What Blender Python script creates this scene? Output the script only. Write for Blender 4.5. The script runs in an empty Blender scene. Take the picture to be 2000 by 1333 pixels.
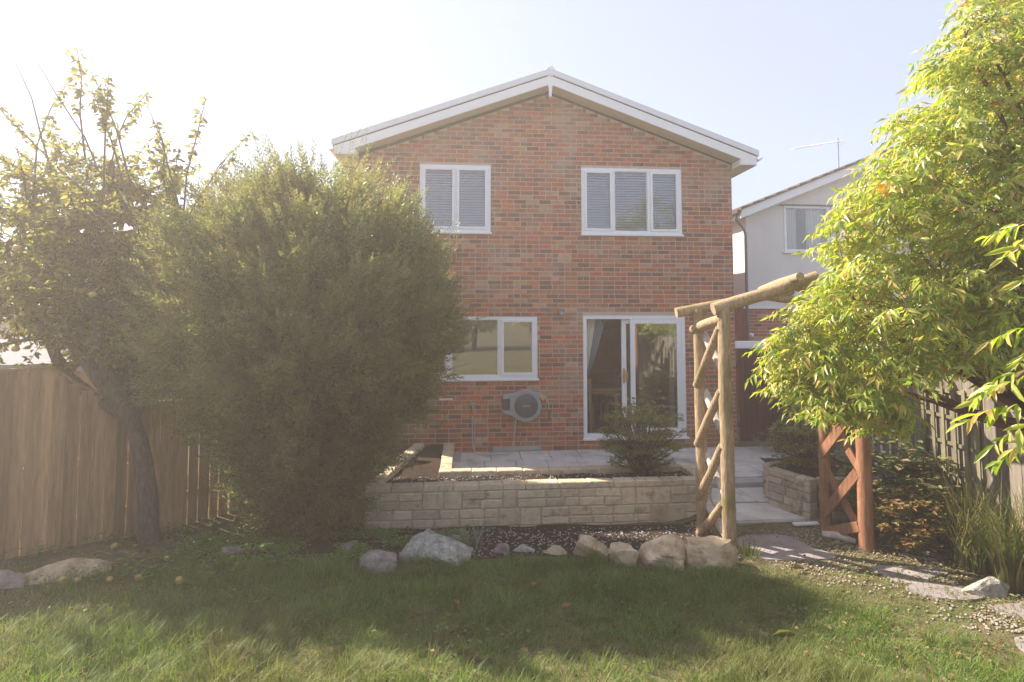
import bpy, bmesh, math, random
import numpy as np
from mathutils import Vector, Matrix, noise

R = math.radians
random.seed(11); rng = np.random.default_rng(11)
scene = bpy.context.scene
COL = scene.collection

# ------------------------------------------------------------------ camera, sky, sun, exposure
CAMZ = 2.33
cam = bpy.data.cameras.new('camera'); camo = bpy.data.objects.new('camera', cam); COL.objects.link(camo)
camo.location = (0, 0, CAMZ); camo.rotation_euler = (R(93.3), 0, 0)
cam.sensor_width = 36; cam.lens = 20.0; cam.shift_y = -0.0568
cam.clip_start = 0.05; cam.clip_end = 3000
scene.camera = camo

SUN_AZ, SUN_EL = R(-60), R(41)
world = bpy.data.worlds.new('World'); scene.world = world; world.use_nodes = True
wn = world.node_tree; wn.nodes.clear()
sky = wn.nodes.new('ShaderNodeTexSky'); sky.sky_type = 'NISHITA'; sky.sun_disc = False
sky.sun_elevation = SUN_EL; sky.sun_rotation = SUN_AZ
sky.air_density = 0.6; sky.dust_density = 0.25; sky.ozone_density = 3.0; sky.altitude = 50
bgn = wn.nodes.new('ShaderNodeBackground'); bgn.inputs['Strength'].default_value = 0.05
pale = wn.nodes.new('ShaderNodeBackground'); pale.inputs['Color'].default_value = (0.73, 0.765, 0.99, 1); pale.inputs['Strength'].default_value = 0.28   # even pale layer added to the whole sky to lift the fill light
asky = wn.nodes.new('ShaderNodeAddShader'); won = wn.nodes.new('ShaderNodeOutputWorld')
wn.links.new(sky.outputs[0], bgn.inputs[0]); wn.links.new(bgn.outputs[0], asky.inputs[0]); wn.links.new(pale.outputs[0], asky.inputs[1]); wn.links.new(asky.outputs[0], won.inputs[0])
sl = bpy.data.lights.new('sun', 'SUN'); sl.energy = 5.0; sl.angle = R(0.55); sl.color = (1.0, 0.89, 0.74)
slo = bpy.data.objects.new('sun', sl); COL.objects.link(slo)
sdir = Vector((math.sin(SUN_AZ) * math.cos(SUN_EL), math.cos(SUN_AZ) * math.cos(SUN_EL), math.sin(SUN_EL)))
slo.location = sdir * 60; slo.rotation_euler = sdir.to_track_quat('Z', 'Y').to_euler()
scene.view_settings.view_transform = 'Standard'; scene.view_settings.look = 'None'
scene.view_settings.exposure = 1.48; scene.view_settings.gamma = 1.0
scene.view_settings.use_curve_mapping = False
scene.render.engine = 'CYCLES'
try:
    scene.cycles.use_denoising = True
    scene.cycles.max_bounces = 8; scene.cycles.transparent_max_bounces = 12
    scene.cycles.sample_clamp_indirect = 8
except Exception:
    pass

# ------------------------------------------------------------------ materials
def newmat(name):
    m = bpy.data.materials.new(name); m.use_nodes = True
    nt = m.node_tree; nt.nodes.clear()
    return m, nt, nt.nodes.new('ShaderNodeOutputMaterial')

def ramp(nt, cols, fac):
    cr = nt.nodes.new('ShaderNodeValToRGB'); el = cr.color_ramp.elements
    n = len(cols)
    el[0].position = 0.0; el[0].color = (*cols[0], 1)
    el[1].position = 1.0; el[1].color = (*cols[-1], 1)
    for i in range(1, n - 1):
        e = el.new(i / (n - 1)); e.color = (*cols[i], 1)
    nt.links.new(fac, cr.inputs[0]); return cr.outputs[0]

def maprange(nt, v, a, b, c=0.0, d=1.0):
    mr = nt.nodes.new('ShaderNodeMapRange'); mr.inputs[1].default_value = a; mr.inputs[2].default_value = b
    mr.inputs[3].default_value = c; mr.inputs[4].default_value = d
    nt.links.new(v, mr.inputs[0]); return mr.outputs[0]

def surf(name, cols, scale=6.0, rough=0.8, bump=0.2, bscale=40.0, stretch=(1, 1, 1), spots=None, spot_scale=3.0,
         spot_lo=0.55, spot_hi=0.7, metallic=0.0, jitter=0.0, spec=0.4, bdist=0.01):
    """stone / wood / render: a noise ramp in world space, optional blotches (stains, lichen) and fine relief"""
    m, nt, out = newmat(name); L = nt.links.new
    b = nt.nodes.new('ShaderNodeBsdfPrincipled'); L(b.outputs[0], out.inputs[0])
    geo = nt.nodes.new('ShaderNodeNewGeometry')
    mp = nt.nodes.new('ShaderNodeMapping'); mp.inputs['Scale'].default_value = stretch; L(geo.outputs['Position'], mp.inputs[0])
    oi = nt.nodes.new('ShaderNodeObjectInfo')
    n1 = nt.nodes.new('ShaderNodeTexNoise'); n1.inputs['Scale'].default_value = scale; n1.inputs['Detail'].default_value = 6
    n1.inputs['Roughness'].default_value = 0.65
    L(mp.outputs[0], n1.inputs['Vector'])
    fac = maprange(nt, n1.outputs[0], 0.28, 0.72)
    col = ramp(nt, cols, fac)
    if spots is not None:
        n2 = nt.nodes.new('ShaderNodeTexNoise'); n2.inputs['Scale'].default_value = spot_scale; n2.inputs['Detail'].default_value = 5
        L(geo.outputs['Position'], n2.inputs['Vector'])
        f2 = maprange(nt, n2.outputs[0], spot_lo, spot_hi)
        mx = nt.nodes.new('ShaderNodeMix'); mx.data_type = 'RGBA'
        L(f2, mx.inputs[0]); L(col, mx.inputs[6]); mx.inputs[7].default_value = (*spots, 1); col = mx.outputs[2]
    if jitter:
        hs = nt.nodes.new('ShaderNodeHueSaturation')
        L(maprange(nt, oi.outputs['Random'], 0, 1, 1 - jitter, 1 + jitter), hs.inputs['Value'])
        L(col, hs.inputs['Color']); col = hs.outputs[0]
    L(col, b.inputs['Base Color'])
    b.inputs['Roughness'].default_value = rough; b.inputs['Metallic'].default_value = metallic
    b.inputs['Specular IOR Level'].default_value = spec
    if bump:
        n3 = nt.nodes.new('ShaderNodeTexNoise'); n3.inputs['Scale'].default_value = bscale; n3.inputs['Detail'].default_value = 5
        L(mp.outputs[0], n3.inputs['Vector'])
        bp = nt.nodes.new('ShaderNodeBump'); bp.inputs['Strength'].default_value = bump; bp.inputs['Distance'].default_value = bdist
        L(n3.outputs[0], bp.inputs['Height']); L(bp.outputs[0], b.inputs['Normal'])
    return m

def leafmat(name, cols, trans=0.45, rough=0.45, spec=0.4, tcol=None, patch=None, patch_scale=0.8, tval=1.4):
    """leaves and blades: one colour per leaf, light passes through them"""
    m, nt, out = newmat(name); L = nt.links.new
    geo = nt.nodes.new('ShaderNodeNewGeometry')
    col = ramp(nt, cols, geo.outputs['Random Per Island'])
    if patch is not None:
        n2 = nt.nodes.new('ShaderNodeTexNoise'); n2.inputs['Scale'].default_value = patch_scale; n2.inputs['Detail'].default_value = 3
        L(geo.outputs['Position'], n2.inputs['Vector'])
        mx = nt.nodes.new('ShaderNodeMix'); mx.data_type = 'RGBA'
        L(maprange(nt, n2.outputs[0], 0.42, 0.62, 0, 0.75), mx.inputs[0]); L(col, mx.inputs[6]); mx.inputs[7].default_value = (*patch, 1)
        col = mx.outputs[2]
    b = nt.nodes.new('ShaderNodeBsdfPrincipled'); L(col, b.inputs['Base Color'])
    b.inputs['Roughness'].default_value = rough; b.inputs['Specular IOR Level'].default_value = spec
    t = nt.nodes.new('ShaderNodeBsdfTranslucent')
    if tcol is None:
        hs = nt.nodes.new('ShaderNodeHueSaturation'); hs.inputs['Value'].default_value = tval; hs.inputs['Saturation'].default_value = 1.1
        L(col, hs.inputs['Color']); L(hs.outputs[0], t.inputs['Color'])
    else:
        t.inputs['Color'].default_value = (*tcol, 1)
    ms = nt.nodes.new('ShaderNodeMixShader'); ms.inputs[0].default_value = trans
    L(b.outputs[0], ms.inputs[1]); L(t.outputs[0], ms.inputs[2]); L(ms.outputs[0], out.inputs[0])
    return m

def plain(name, col, rough=0.5, metallic=0.0, spec=0.5):
    m, nt, out = newmat(name)
    b = nt.nodes.new('ShaderNodeBsdfPrincipled'); nt.links.new(b.outputs[0], out.inputs[0])
    n1 = nt.nodes.new('ShaderNodeTexNoise'); n1.inputs['Scale'].default_value = 9; n1.inputs['Detail'].default_value = 4
    geo = nt.nodes.new('ShaderNodeNewGeometry'); nt.links.new(geo.outputs['Position'], n1.inputs['Vector'])
    nt.links.new(ramp(nt, [tuple(c * 0.9 for c in col), tuple(min(1, c * 1.05) for c in col)], n1.outputs[0]), b.inputs['Base Color'])
    b.inputs['Roughness'].default_value = rough; b.inputs['Metallic'].default_value = metallic; b.inputs['Specular IOR Level'].default_value = spec
    return m

def glassmat(name, tint=(0.95, 0.97, 0.97), boost=2.0):
    m, nt, out = newmat(name); L = nt.links.new
    fr = nt.nodes.new('ShaderNodeFresnel'); fr.inputs[0].default_value = 1.52
    mu = nt.nodes.new('ShaderNodeMath'); mu.operation = 'MULTIPLY'; mu.use_clamp = True; mu.inputs[1].default_value = boost
    L(fr.outputs[0], mu.inputs[0])
    tr = nt.nodes.new('ShaderNodeBsdfTransparent'); tr.inputs[0].default_value = (*tint, 1)
    gl = nt.nodes.new('ShaderNodeBsdfGlossy'); gl.inputs['Roughness'].default_value = 0.0
    gl.inputs['Color'].default_value = (0.95, 0.96, 0.97, 1)
    ms = nt.nodes.new('ShaderNodeMixShader'); L(mu.outputs[0], ms.inputs[0]); L(tr.outputs[0], ms.inputs[1]); L(gl.outputs[0], ms.inputs[2])
    L(ms.outputs[0], out.inputs[0]); return m

M = {}
BR = [(0.46, 0.145, 0.065), (0.37, 0.13, 0.068), (0.50, 0.175, 0.075), (0.42, 0.165, 0.095), (0.23, 0.105, 0.068), (0.30, 0.145, 0.10), (0.47, 0.205, 0.12), (0.53, 0.145, 0.068), (0.50, 0.29, 0.17)]
for i, c in enumerate(BR):
    M['brick%d' % i] = surf('brick_tone_%d' % i, [tuple(x * 0.72 for x in c), c, tuple(min(1, x * 1.18) for x in c)], scale=16, rough=0.9, bump=0.5, bscale=90,
                            spots=(0.42, 0.32, 0.25), spot_scale=1.5, spot_lo=0.52, spot_hi=0.80, jitter=0.14, spec=0.2, bdist=0.006)
M['mortar'] = surf('mortar', [(0.50, 0.385, 0.30), (0.62, 0.49, 0.39)], scale=8, rough=0.95, bump=0.4, bscale=120, spec=0.1)
M['upvc'] = plain('white_upvc', (0.88, 0.88, 0.88), 0.32)
M['upvc_board'] = surf('white_roofline_board', [(0.82, 0.82, 0.80), (0.88, 0.88, 0.86)], scale=1.4, rough=0.4, bump=0.0)
M['verge'] = surf('pale_grey_verge_trim', [(0.70, 0.71, 0.72), (0.80, 0.80, 0.80)], scale=2.2, rough=0.5, bump=0.0)
M['seal'] = plain('dark_seal', (0.05, 0.05, 0.05), 0.7)
M['soffit'] = surf('cream_soffit', [(0.62, 0.56, 0.42), (0.70, 0.64, 0.50)], scale=2, rough=0.6, bump=0.0)
M['glass'] = glassmat('window_glass', boost=1.5)
M['glass_mirror'] = glassmat('coated_glass', boost=6.0)
M['blind'] = plain('pale_blind', (0.74, 0.77, 0.86), 0.6)
M['tile'] = surf('brown_roof_tile', [(0.07, 0.05, 0.04), (0.13, 0.095, 0.07)], scale=5, rough=0.85, bump=0.4, jitter=0.2)
M['render_white'] = surf('white_render', [(0.70, 0.68, 0.64), (0.82, 0.79, 0.74)], scale=1.2, rough=0.85, bump=0.15, bscale=60, stretch=(1, 1, 0.3))
M['slab'] = surf('patio_slab', [(0.46, 0.435, 0.40), (0.60, 0.575, 0.53), (0.68, 0.655, 0.60)], scale=3.5, rough=0.9, bump=0.3, bscale=70,
                 spots=(0.36, 0.34, 0.29), spot_scale=2.0, jitter=0.1, spec=0.25)
M['stone'] = surf('buff_walling_stone', [(0.40, 0.315, 0.21), (0.58, 0.475, 0.325), (0.70, 0.61, 0.46)], scale=7, rough=0.92, bump=0.6, bscale=45,
                  spots=(0.24, 0.20, 0.125), spot_scale=7.0, spot_lo=0.56, spot_hi=0.74, jitter=0.16, spec=0.15, bdist=0.015)
M['stone_r'] = surf('weathered_grey_buff_stone', [(0.28, 0.22, 0.17), (0.44, 0.36, 0.28), (0.56, 0.48, 0.38)], scale=8, rough=0.92, bump=0.6, bscale=45,
                    spots=(0.12, 0.10, 0.075), spot_scale=7.0, jitter=0.18, spec=0.15, bdist=0.015)
M['rock_buff'] = surf('buff_sandstone_rock', [(0.30, 0.20, 0.11), (0.50, 0.385, 0.25), (0.66, 0.55, 0.40)], scale=6, rough=0.9, bump=1.0, bscale=16,
                      spots=(0.22, 0.12, 0.06), spot_scale=5, jitter=0.1, spec=0.2, bdist=0.02)
M['rock_grey'] = surf('grey_lichened_rock', [(0.17, 0.16, 0.13), (0.34, 0.325, 0.28), (0.58, 0.56, 0.50)], scale=14, rough=0.9, bump=1.0, bscale=24, jitter=0.1, spec=0.2, bdist=0.02)
M['rock_pink'] = surf('pinkish_grey_rock', [(0.12, 0.10, 0.085), (0.25, 0.21, 0.185), (0.37, 0.33, 0.30)], scale=11, rough=0.9, bump=0.7, bscale=30, jitter=0.12, spec=0.2, bdist=0.02)
M['slate'] = surf('purple_grey_flagstone', [(0.22, 0.185, 0.19), (0.31, 0.27, 0.275), (0.37, 0.325, 0.32)], scale=4, rough=0.62, bump=0.35, bscale=18, jitter=0.08, spec=0.35)
M['soil'] = surf('dark_soil', [(0.020, 0.013, 0.010), (0.055, 0.036, 0.026), (0.095, 0.066, 0.045)], scale=22, rough=0.97, bump=1.0, bscale=70, spec=0.1, bdist=0.03)
M['earth'] = surf('garden_earth', [(0.07, 0.065, 0.03), (0.15, 0.125, 0.065), (0.22, 0.18, 0.11)], scale=9, rough=0.97, bump=0.9, bscale=50,
                  spots=(0.09, 0.12, 0.035), spot_scale=1.2, spec=0.1, bdist=0.03)
M['fence_l'] = surf('warm_brown_fence_timber', [(0.30, 0.185, 0.09), (0.46, 0.29, 0.15), (0.58, 0.39, 0.21)], scale=5, rough=0.85, bump=0.5, bscale=30, stretch=(6, 6, 0.5), jitter=0.42, spec=0.2)
M['fence_r'] = surf('grey_weathered_fence_timber', [(0.13, 0.11, 0.09), (0.22, 0.185, 0.155), (0.30, 0.27, 0.23)], scale=5, rough=0.9, bump=0.5, bscale=30, stretch=(6, 6, 0.5), jitter=0.25, spec=0.2)
M['trellis'] = surf('mossy_trellis_timber', [(0.16, 0.145, 0.09), (0.26, 0.235, 0.15)], scale=6, rough=0.9, bump=0.4, bscale=40, jitter=0.2, spec=0.2)
M['post'] = surf('rustic_round_timber', [(0.19, 0.125, 0.065), (0.40, 0.285, 0.165), (0.58, 0.47, 0.34)], scale=13, rough=0.85, bump=0.7, bscale=26, stretch=(5, 5, 0.6),
                 spots=(0.20, 0.17, 0.05), spot_scale=2.2, spot_lo=0.55, spot_hi=0.75, jitter=0.1, spec=0.2, bdist=0.015)
M['log_grey'] = surf('silvered_half_log', [(0.32, 0.28, 0.25), (0.52, 0.48, 0.45), (0.64, 0.60, 0.57)], scale=6, rough=0.9, bump=0.6, bscale=26, stretch=(4, 4, 1), jitter=0.1, spec=0.2)
M['log_end'] = surf('cut_log_end', [(0.36, 0.27, 0.17), (0.50, 0.40, 0.28)], scale=20, rough=0.9, bump=0.4, bscale=40, spec=0.2)
M['red_wood'] = surf('red_brown_stained_wood', [(0.17, 0.075, 0.042), (0.29, 0.135, 0.075), (0.40, 0.21, 0.125)], scale=6, rough=0.8, bump=0.5, bscale=30, stretch=(4, 4, 0.8), jitter=0.15, spec=0.25)
M['gate'] = surf('dark_red_gate_paint', [(0.075, 0.018, 0.018), (0.13, 0.032, 0.03)], scale=4, rough=0.6, bump=0.2, bscale=30, stretch=(5, 5, 0.5), jitter=0.15)
M['concrete'] = surf('pale_concrete', [(0.36, 0.35, 0.33), (0.48, 0.46, 0.43)], scale=6, rough=0.9, bump=0.4, bscale=60)
M['bark'] = surf('grey_brown_bark', [(0.055, 0.042, 0.034), (0.12, 0.095, 0.078), (0.20, 0.17, 0.145)], scale=9, rough=0.95, bump=1.0, bscale=22, stretch=(3, 3, 0.8), spec=0.1, bdist=0.03)
M['bark_red'] = surf('reddish_twig_bark', [(0.10, 0.045, 0.03), (0.19, 0.085, 0.055)], scale=9, rough=0.85, bump=0.5, bscale=30, spec=0.2)
M['hose'] = plain('grey_hose_rubber', (0.42, 0.41, 0.39), 0.5)
M['black_hose'] = plain('black_pipe', (0.035, 0.03, 0.03), 0.5)
M['reel_grey'] = plain('mid_grey_plastic', (0.30, 0.315, 0.33), 0.45)
M['reel_dark'] = plain('dark_grey_plastic', (0.095, 0.095, 0.105), 0.5)
M['yellow'] = plain('yellow_plastic', (0.70, 0.42, 0.06), 0.45)
M['orange'] = plain('orange_plastic', (0.62, 0.20, 0.05), 0.45)
M['white_mark'] = plain('white_print', (0.8, 0.8, 0.8), 0.5)
M['brass'] = plain('brass', (0.62, 0.44, 0.14), 0.3, 0.9)
M['metal'] = plain('dull_metal', (0.35, 0.34, 0.33), 0.4, 0.7)
M['pipe_dark'] = plain('grey_downpipe', (0.12, 0.12, 0.13), 0.45)
M['room_wall'] = surf('warm_room_paint', [(0.55, 0.36, 0.26), (0.62, 0.42, 0.31)], scale=1.2, rough=0.8, bump=0.0)
M['room_light'] = surf('cream_room_paint', [(0.52, 0.46, 0.36), (0.58, 0.52, 0.42)], scale=1.2, rough=0.8, bump=0.0)
M['kitchen_paint'] = surf('olive_kitchen_paint', [(0.17, 0.15, 0.11), (0.22, 0.19, 0.14)], scale=1.2, rough=0.8, bump=0.0)
M['carpet'] = surf('grey_carpet', [(0.22, 0.21, 0.21), (0.30, 0.29, 0.285)], scale=30, rough=1.0, bump=0.4, bscale=200, spec=0.0)
M['mahogany'] = surf('mahogany', [(0.40, 0.085, 0.05), (0.55, 0.14, 0.085)], scale=4, rough=0.35, bump=0.1, stretch=(5, 5, 0.7))
M['oak'] = surf('honey_oak', [(0.50, 0.29, 0.13), (0.66, 0.41, 0.19)], scale=5, rough=0.45, bump=0.1, stretch=(5, 1, 5))
M['cloth_blue'] = surf('blue_grey_fabric', [(0.18, 0.20, 0.26), (0.34, 0.36, 0.42)], scale=24, rough=0.95, bump=0.3, bscale=150)
M['cloth_cream'] = surf('cream_curtain', [(0.70, 0.65, 0.52), (0.80, 0.76, 0.62)], scale=6, rough=0.95, bump=0.1)
M['black_soft'] = plain('black_fabric', (0.025, 0.025, 0.027), 0.8)
M['apple'] = surf('yellow_apple_skin', [(0.30, 0.20, 0.06), (0.50, 0.40, 0.13), (0.42, 0.19, 0.07)], scale=14, rough=0.4, bump=0.0, jitter=0.1)
M['gravel'] = surf('pale_gravel', [(0.20, 0.17, 0.13), (0.33, 0.285, 0.23), (0.48, 0.43, 0.37)], scale=60, rough=0.9, bump=0.3, spec=0.2)
M['chip'] = surf('white_stone_chip', [(0.30, 0.27, 0.24), (0.62, 0.58, 0.54)], scale=70, rough=0.9, bump=0.2, spec=0.2)
M['roof_blue'] = surf('blue_grey_slate_roof', [(0.10, 0.11, 0.13), (0.17, 0.18, 0.21)], scale=4, rough=0.7, bump=0.3)
M['felt'] = surf('pale_grey_felt', [(0.16, 0.16, 0.17), (0.24, 0.24, 0.25)], scale=5, rough=0.9, bump=0.3)

M['grass'] = leafmat('lawn_blades', [(0.060, 0.13, 0.015), (0.10, 0.195, 0.022), (0.15, 0.245, 0.035), (0.20, 0.27, 0.055), (0.29, 0.28, 0.10)], 0.45, 0.5, 0.3, patch=(0.17, 0.18, 0.055), patch_scale=0.9)
M['tall_grass'] = leafmat('tall_grass_blades', [(0.09, 0.14, 0.03), (0.15, 0.20, 0.055), (0.26, 0.24, 0.09), (0.40, 0.30, 0.13)], 0.4, 0.5, 0.3)
M['yew'] = leafmat('yew_needles', [(0.07, 0.10, 0.03), (0.13, 0.17, 0.05), (0.21, 0.24, 0.07), (0.33, 0.31, 0.11)], 0.45, 0.42, 0.5, patch=(0.25, 0.22, 0.08), patch_scale=2.6)
M['apple_leaf'] = leafmat('apple_leaves', [(0.11, 0.13, 0.035), (0.17, 0.19, 0.05), (0.26, 0.26, 0.065), (0.38, 0.29, 0.085)], 0.55, 0.45, 0.4)
M['sumac'] = leafmat('yellow_green_leaflets', [(0.17, 0.26, 0.025), (0.27, 0.36, 0.035), (0.36, 0.44, 0.06), (0.44, 0.48, 0.09), (0.50, 0.48, 0.11), (0.60, 0.40, 0.13)], 0.55, 0.33, 0.7)
M['sumac_orange'] = leafmat('orange_leaflets', [(0.50, 0.20, 0.02), (0.62, 0.30, 0.04)], 0.5, 0.45, 0.4)
M['azalea'] = leafmat('azalea_leaves', [(0.13, 0.18, 0.04), (0.20, 0.25, 0.06), (0.28, 0.29, 0.08), (0.36, 0.25, 0.10)], 0.45, 0.45, 0.4)
M['broad'] = leafmat('broad_shrub_leaves', [(0.11, 0.15, 0.055), (0.17, 0.21, 0.08), (0.25, 0.27, 0.12), (0.30, 0.20, 0.10)], 0.35, 0.45, 0.4)
M['russet'] = leafmat('russet_leaves', [(0.20, 0.09, 0.04), (0.30, 0.14, 0.06), (0.26, 0.22, 0.07), (0.16, 0.19, 0.05)], 0.4, 0.5, 0.3)
M['weed'] = leafmat('creeping_weed_leaves', [(0.10, 0.19, 0.035), (0.16, 0.26, 0.05), (0.23, 0.31, 0.075)], 0.4, 0.5, 0.3)
M['pale_weed'] = leafmat('silvery_strap_leaves', [(0.16, 0.20, 0.13), (0.26, 0.29, 0.20)], 0.3, 0.5, 0.3)
M['hedge'] = leafmat('hedge_leaves', [(0.09, 0.14, 0.03), (0.18, 0.24, 0.05), (0.32, 0.33, 0.07), (0.45, 0.34, 0.09)], 0.35, 0.5, 0.3)
M['litter'] = leafmat('fallen_brown_leaves', [(0.10, 0.05, 0.025), (0.20, 0.11, 0.05), (0.34, 0.24, 0.12)], 0.2, 0.7, 0.2)
M['brown_leaf'] = surf('dry_brown_leaf', [(0.14, 0.07, 0.035), (0.27, 0.14, 0.06)], scale=30, rough=0.8, bump=0.2)
M['yellow_leaf'] = surf('yellow_blade_leaf', [(0.36, 0.38, 0.08), (0.46, 0.44, 0.12)], scale=30, rough=0.7, bump=0.2)

# ------------------------------------------------------------------ object helpers
def link(o, parent=None):
    COL.objects.link(o)
    if parent is not None: o.parent = parent
    return o

def tag(o, label=None, cat=None, group=None, kind=None):
    if label: o['label'] = label
    if cat: o['category'] = cat
    if group: o['group'] = group
    if kind: o['kind'] = kind
    return o

def thing(name, label, cat, loc=(0, 0, 0), rz=0.0, group=None):
    o = bpy.data.objects.new(name, None); o.empty_display_size = 0.1
    o.location = loc; o.rotation_euler = (0, 0, rz); link(o)
    return tag(o, label, cat, group)

class MB:
    """collects boxes, prisms and tubes; build() links them as ONE mesh object"""
    def __init__(s): s.v = []; s.f = []; s.mi = []; s.sm = []
    def add(s, vs, fs, mi=0, smooth=False):
        n = len(s.v); s.v += [tuple(v) for v in vs]
        for f in fs: s.f.append([i + n for i in f]); s.mi.append(mi); s.sm.append(smooth)
        return s
    def box(s, x0, x1, y0, y1, z0, z1, mi=0):
        return s.add([(x0, y0, z0), (x1, y0, z0), (x1, y1, z0), (x0, y1, z0), (x0, y0, z1), (x1, y0, z1), (x1, y1, z1), (x0, y1, z1)],
                     [(0, 3, 2, 1), (4, 5, 6, 7), (0, 1, 5, 4), (1, 2, 6, 5), (2, 3, 7, 6), (3, 0, 4, 7)], mi)
    def bar(s, a, b, w, h, up=(0, 0, 1), mi=0):
        """rectangular bar from a to b"""
        a, b = Vector(a), Vector(b); d = (b - a).normalized(); side = d.cross(Vector(up)).normalized(); u = side.cross(d)
        vs = [p + side * (i * w / 2) + u * (j * h / 2) for p in (a, b) for i, j in ((-1, -1), (1, -1), (1, 1), (-1, 1))]
        return s.add(vs, [(0, 1, 2, 3), (7, 6, 5, 4), (0, 4, 5, 1), (1, 5, 6, 2), (2, 6, 7, 3), (3, 7, 4, 0)], mi)
    def prism(s, poly, y0, y1, mi=0):
        """polygon in (x, z) extruded along y"""
        n = len(poly)
        vs = [(x, y0, z) for x, z in poly] + [(x, y1, z) for x, z in poly]
        fs = [list(range(n)), list(range(2 * n - 1, n - 1, -1))] + [(i, i + n, (i + 1) % n + n, (i + 1) % n) for i in range(n)]
        return s.add(vs, fs, mi)
    def tube(s, pts, rad, n=8, mi=0, cap=True, cap_mi=None, wob=0.0):
        pts = [Vector(p) for p in pts]
        if not hasattr(rad, '__len__'): rad = [rad] * len(pts)
        t0 = (pts[1] - pts[0]).normalized()
        ref = Vector((0, 0, 1)) if abs(t0.z) < 0.9 else Vector((1, 0, 0))
        side = t0.cross(ref).normalized(); rings = []
        for i, p in enumerate(pts):
            t = (pts[min(i + 1, len(pts) - 1)] - pts[max(i - 1, 0)]).normalized()
            side = (side - t * side.dot(t)).normalized(); up = t.cross(side)
            rings.append([p + (side * math.cos(2 * math.pi * k / n) + up * math.sin(2 * math.pi * k / n)) * rad[i] * (1 + (random.uniform(-wob, wob) if wob else 0)) for k in range(n)])
        vs = [v for r in rings for v in r]
        fs = [(i * n + k, i * n + (k + 1) % n, (i + 1) * n + (k + 1) % n, (i + 1) * n + k) for i in range(len(pts) - 1) for k in range(n)]
        s.add(vs, fs, mi, True)
        if cap:
            cm = mi if cap_mi is None else cap_mi
            s.add(rings[0], [list(range(n - 1, -1, -1))], cm); s.add(rings[-1], [list(range(n))], cm)
        return s
    def lathe(s, prof, n=24, c=(0, 0, 0), mi=0):
        """profile of (radius, y) about the y axis through c"""
        vs = [(c[0] + r * math.cos(2 * math.pi * k / n), c[1] + y, c[2] + r * math.sin(2 * math.pi * k / n)) for r, y in prof for k in range(n)]
        fs = [(i * n + k, i * n + (k + 1) % n, (i + 1) * n + (k + 1) % n, (i + 1) * n + k) for i in range(len(prof) - 1) for k in range(n)]
        s.add(vs, fs, mi, True)
        return s
    def mesh(s, name, mats):
        me = bpy.data.meshes.new(name); me.from_pydata(s.v, [], s.f)
        for m in (mats if isinstance(mats, (list, tuple)) else [mats]): me.materials.append(m)
        me.polygons.foreach_set('material_index', s.mi); me.polygons.foreach_set('use_smooth', s.sm)
        me.update(); return me
    def build(s, name, mats, parent=None, loc=None, bevel=0.0):
        me = s.mesh(name, mats)
        bm = bmesh.new(); bm.from_mesh(me)
        if bevel:
            bmesh.ops.bevel(bm, geom=list(bm.edges), offset=bevel, segments=1, affect='EDGES', clamp_overlap=True)
        bmesh.ops.recalc_face_normals(bm, faces=bm.faces); bm.to_mesh(me); bm.free()
        o = bpy.data.objects.new(name, me); link(o, parent)
        if loc is not None: o.location = loc
        return o

def fastmesh(name, V, F, mat, mi=None, mats=None):
    """V (n,3), F (m,k) arrays -> mesh"""
    me = bpy.data.meshes.new(name); m, k = F.shape
    me.vertices.add(len(V)); me.vertices.foreach_set('co', np.ascontiguousarray(V, dtype=np.float32).ravel())
    me.loops.add(m * k); me.loops.foreach_set('vertex_index', F.astype(np.int32).ravel())
    me.polygons.add(m); me.polygons.foreach_set('loop_start', np.arange(0, m * k, k, dtype=np.int32))
    try: me.polygons.foreach_set('loop_total', np.full(m, k, dtype=np.int32))
    except Exception: pass
    for x in (mats or [mat]): me.materials.append(x)
    if mi is not None: me.polygons.foreach_set('material_index', mi.astype(np.int32))
    me.update(calc_edges=True); me.validate(); return me

def nrm(a): return a / np.maximum(np.linalg.norm(a, axis=-1, keepdims=True), 1e-9)

# a leaf template lies along +x, its width on y, its bow and droop on z
def leaf_t(w=0.36, fold=0.10, droop=0.18):
    x = [0, 0.35, 0.72, 1.0]
    V = [(0, 0, 0), (x[1], w / 2, fold * w), (x[1], 0, -fold * w), (x[1], -w / 2, fold * w), (x[2], w * 0.36, fold * w - droop * 0.4), (x[2], 0, -fold * w - droop * 0.4), (x[2], -w * 0.36, fold * w - droop * 0.4), (1, 0, -droop)]
    F = [(0, 2, 1), (0, 3, 2), (1, 2, 5), (1, 5, 4), (2, 3, 6), (2, 6, 5), (4, 5, 7), (5, 6, 7)]
    return np.array(V, float), np.array(F)
def leaf_m(w=0.3, fold=0.2, droop=0.2):
    V = [(0, 0, 0), (0.42, w / 2, fold * w), (0.42, -w / 2, fold * w), (0.45, 0, -fold * w * .5), (1, 0, -droop)]
    return np.array(V, float), np.array([(0, 3, 1), (0, 2, 3), (1, 3, 4), (3, 2, 4)])
def leaf_s(w=0.36, fold=0.1, droop=0.1):
    V = [(0, 0, 0), (0.45, w / 2, fold * w), (0.45, -w / 2, fold * w), (1, 0, -droop)]
    return np.array(V, float), np.array([(0, 2, 1), (1, 2, 3)])
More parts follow.
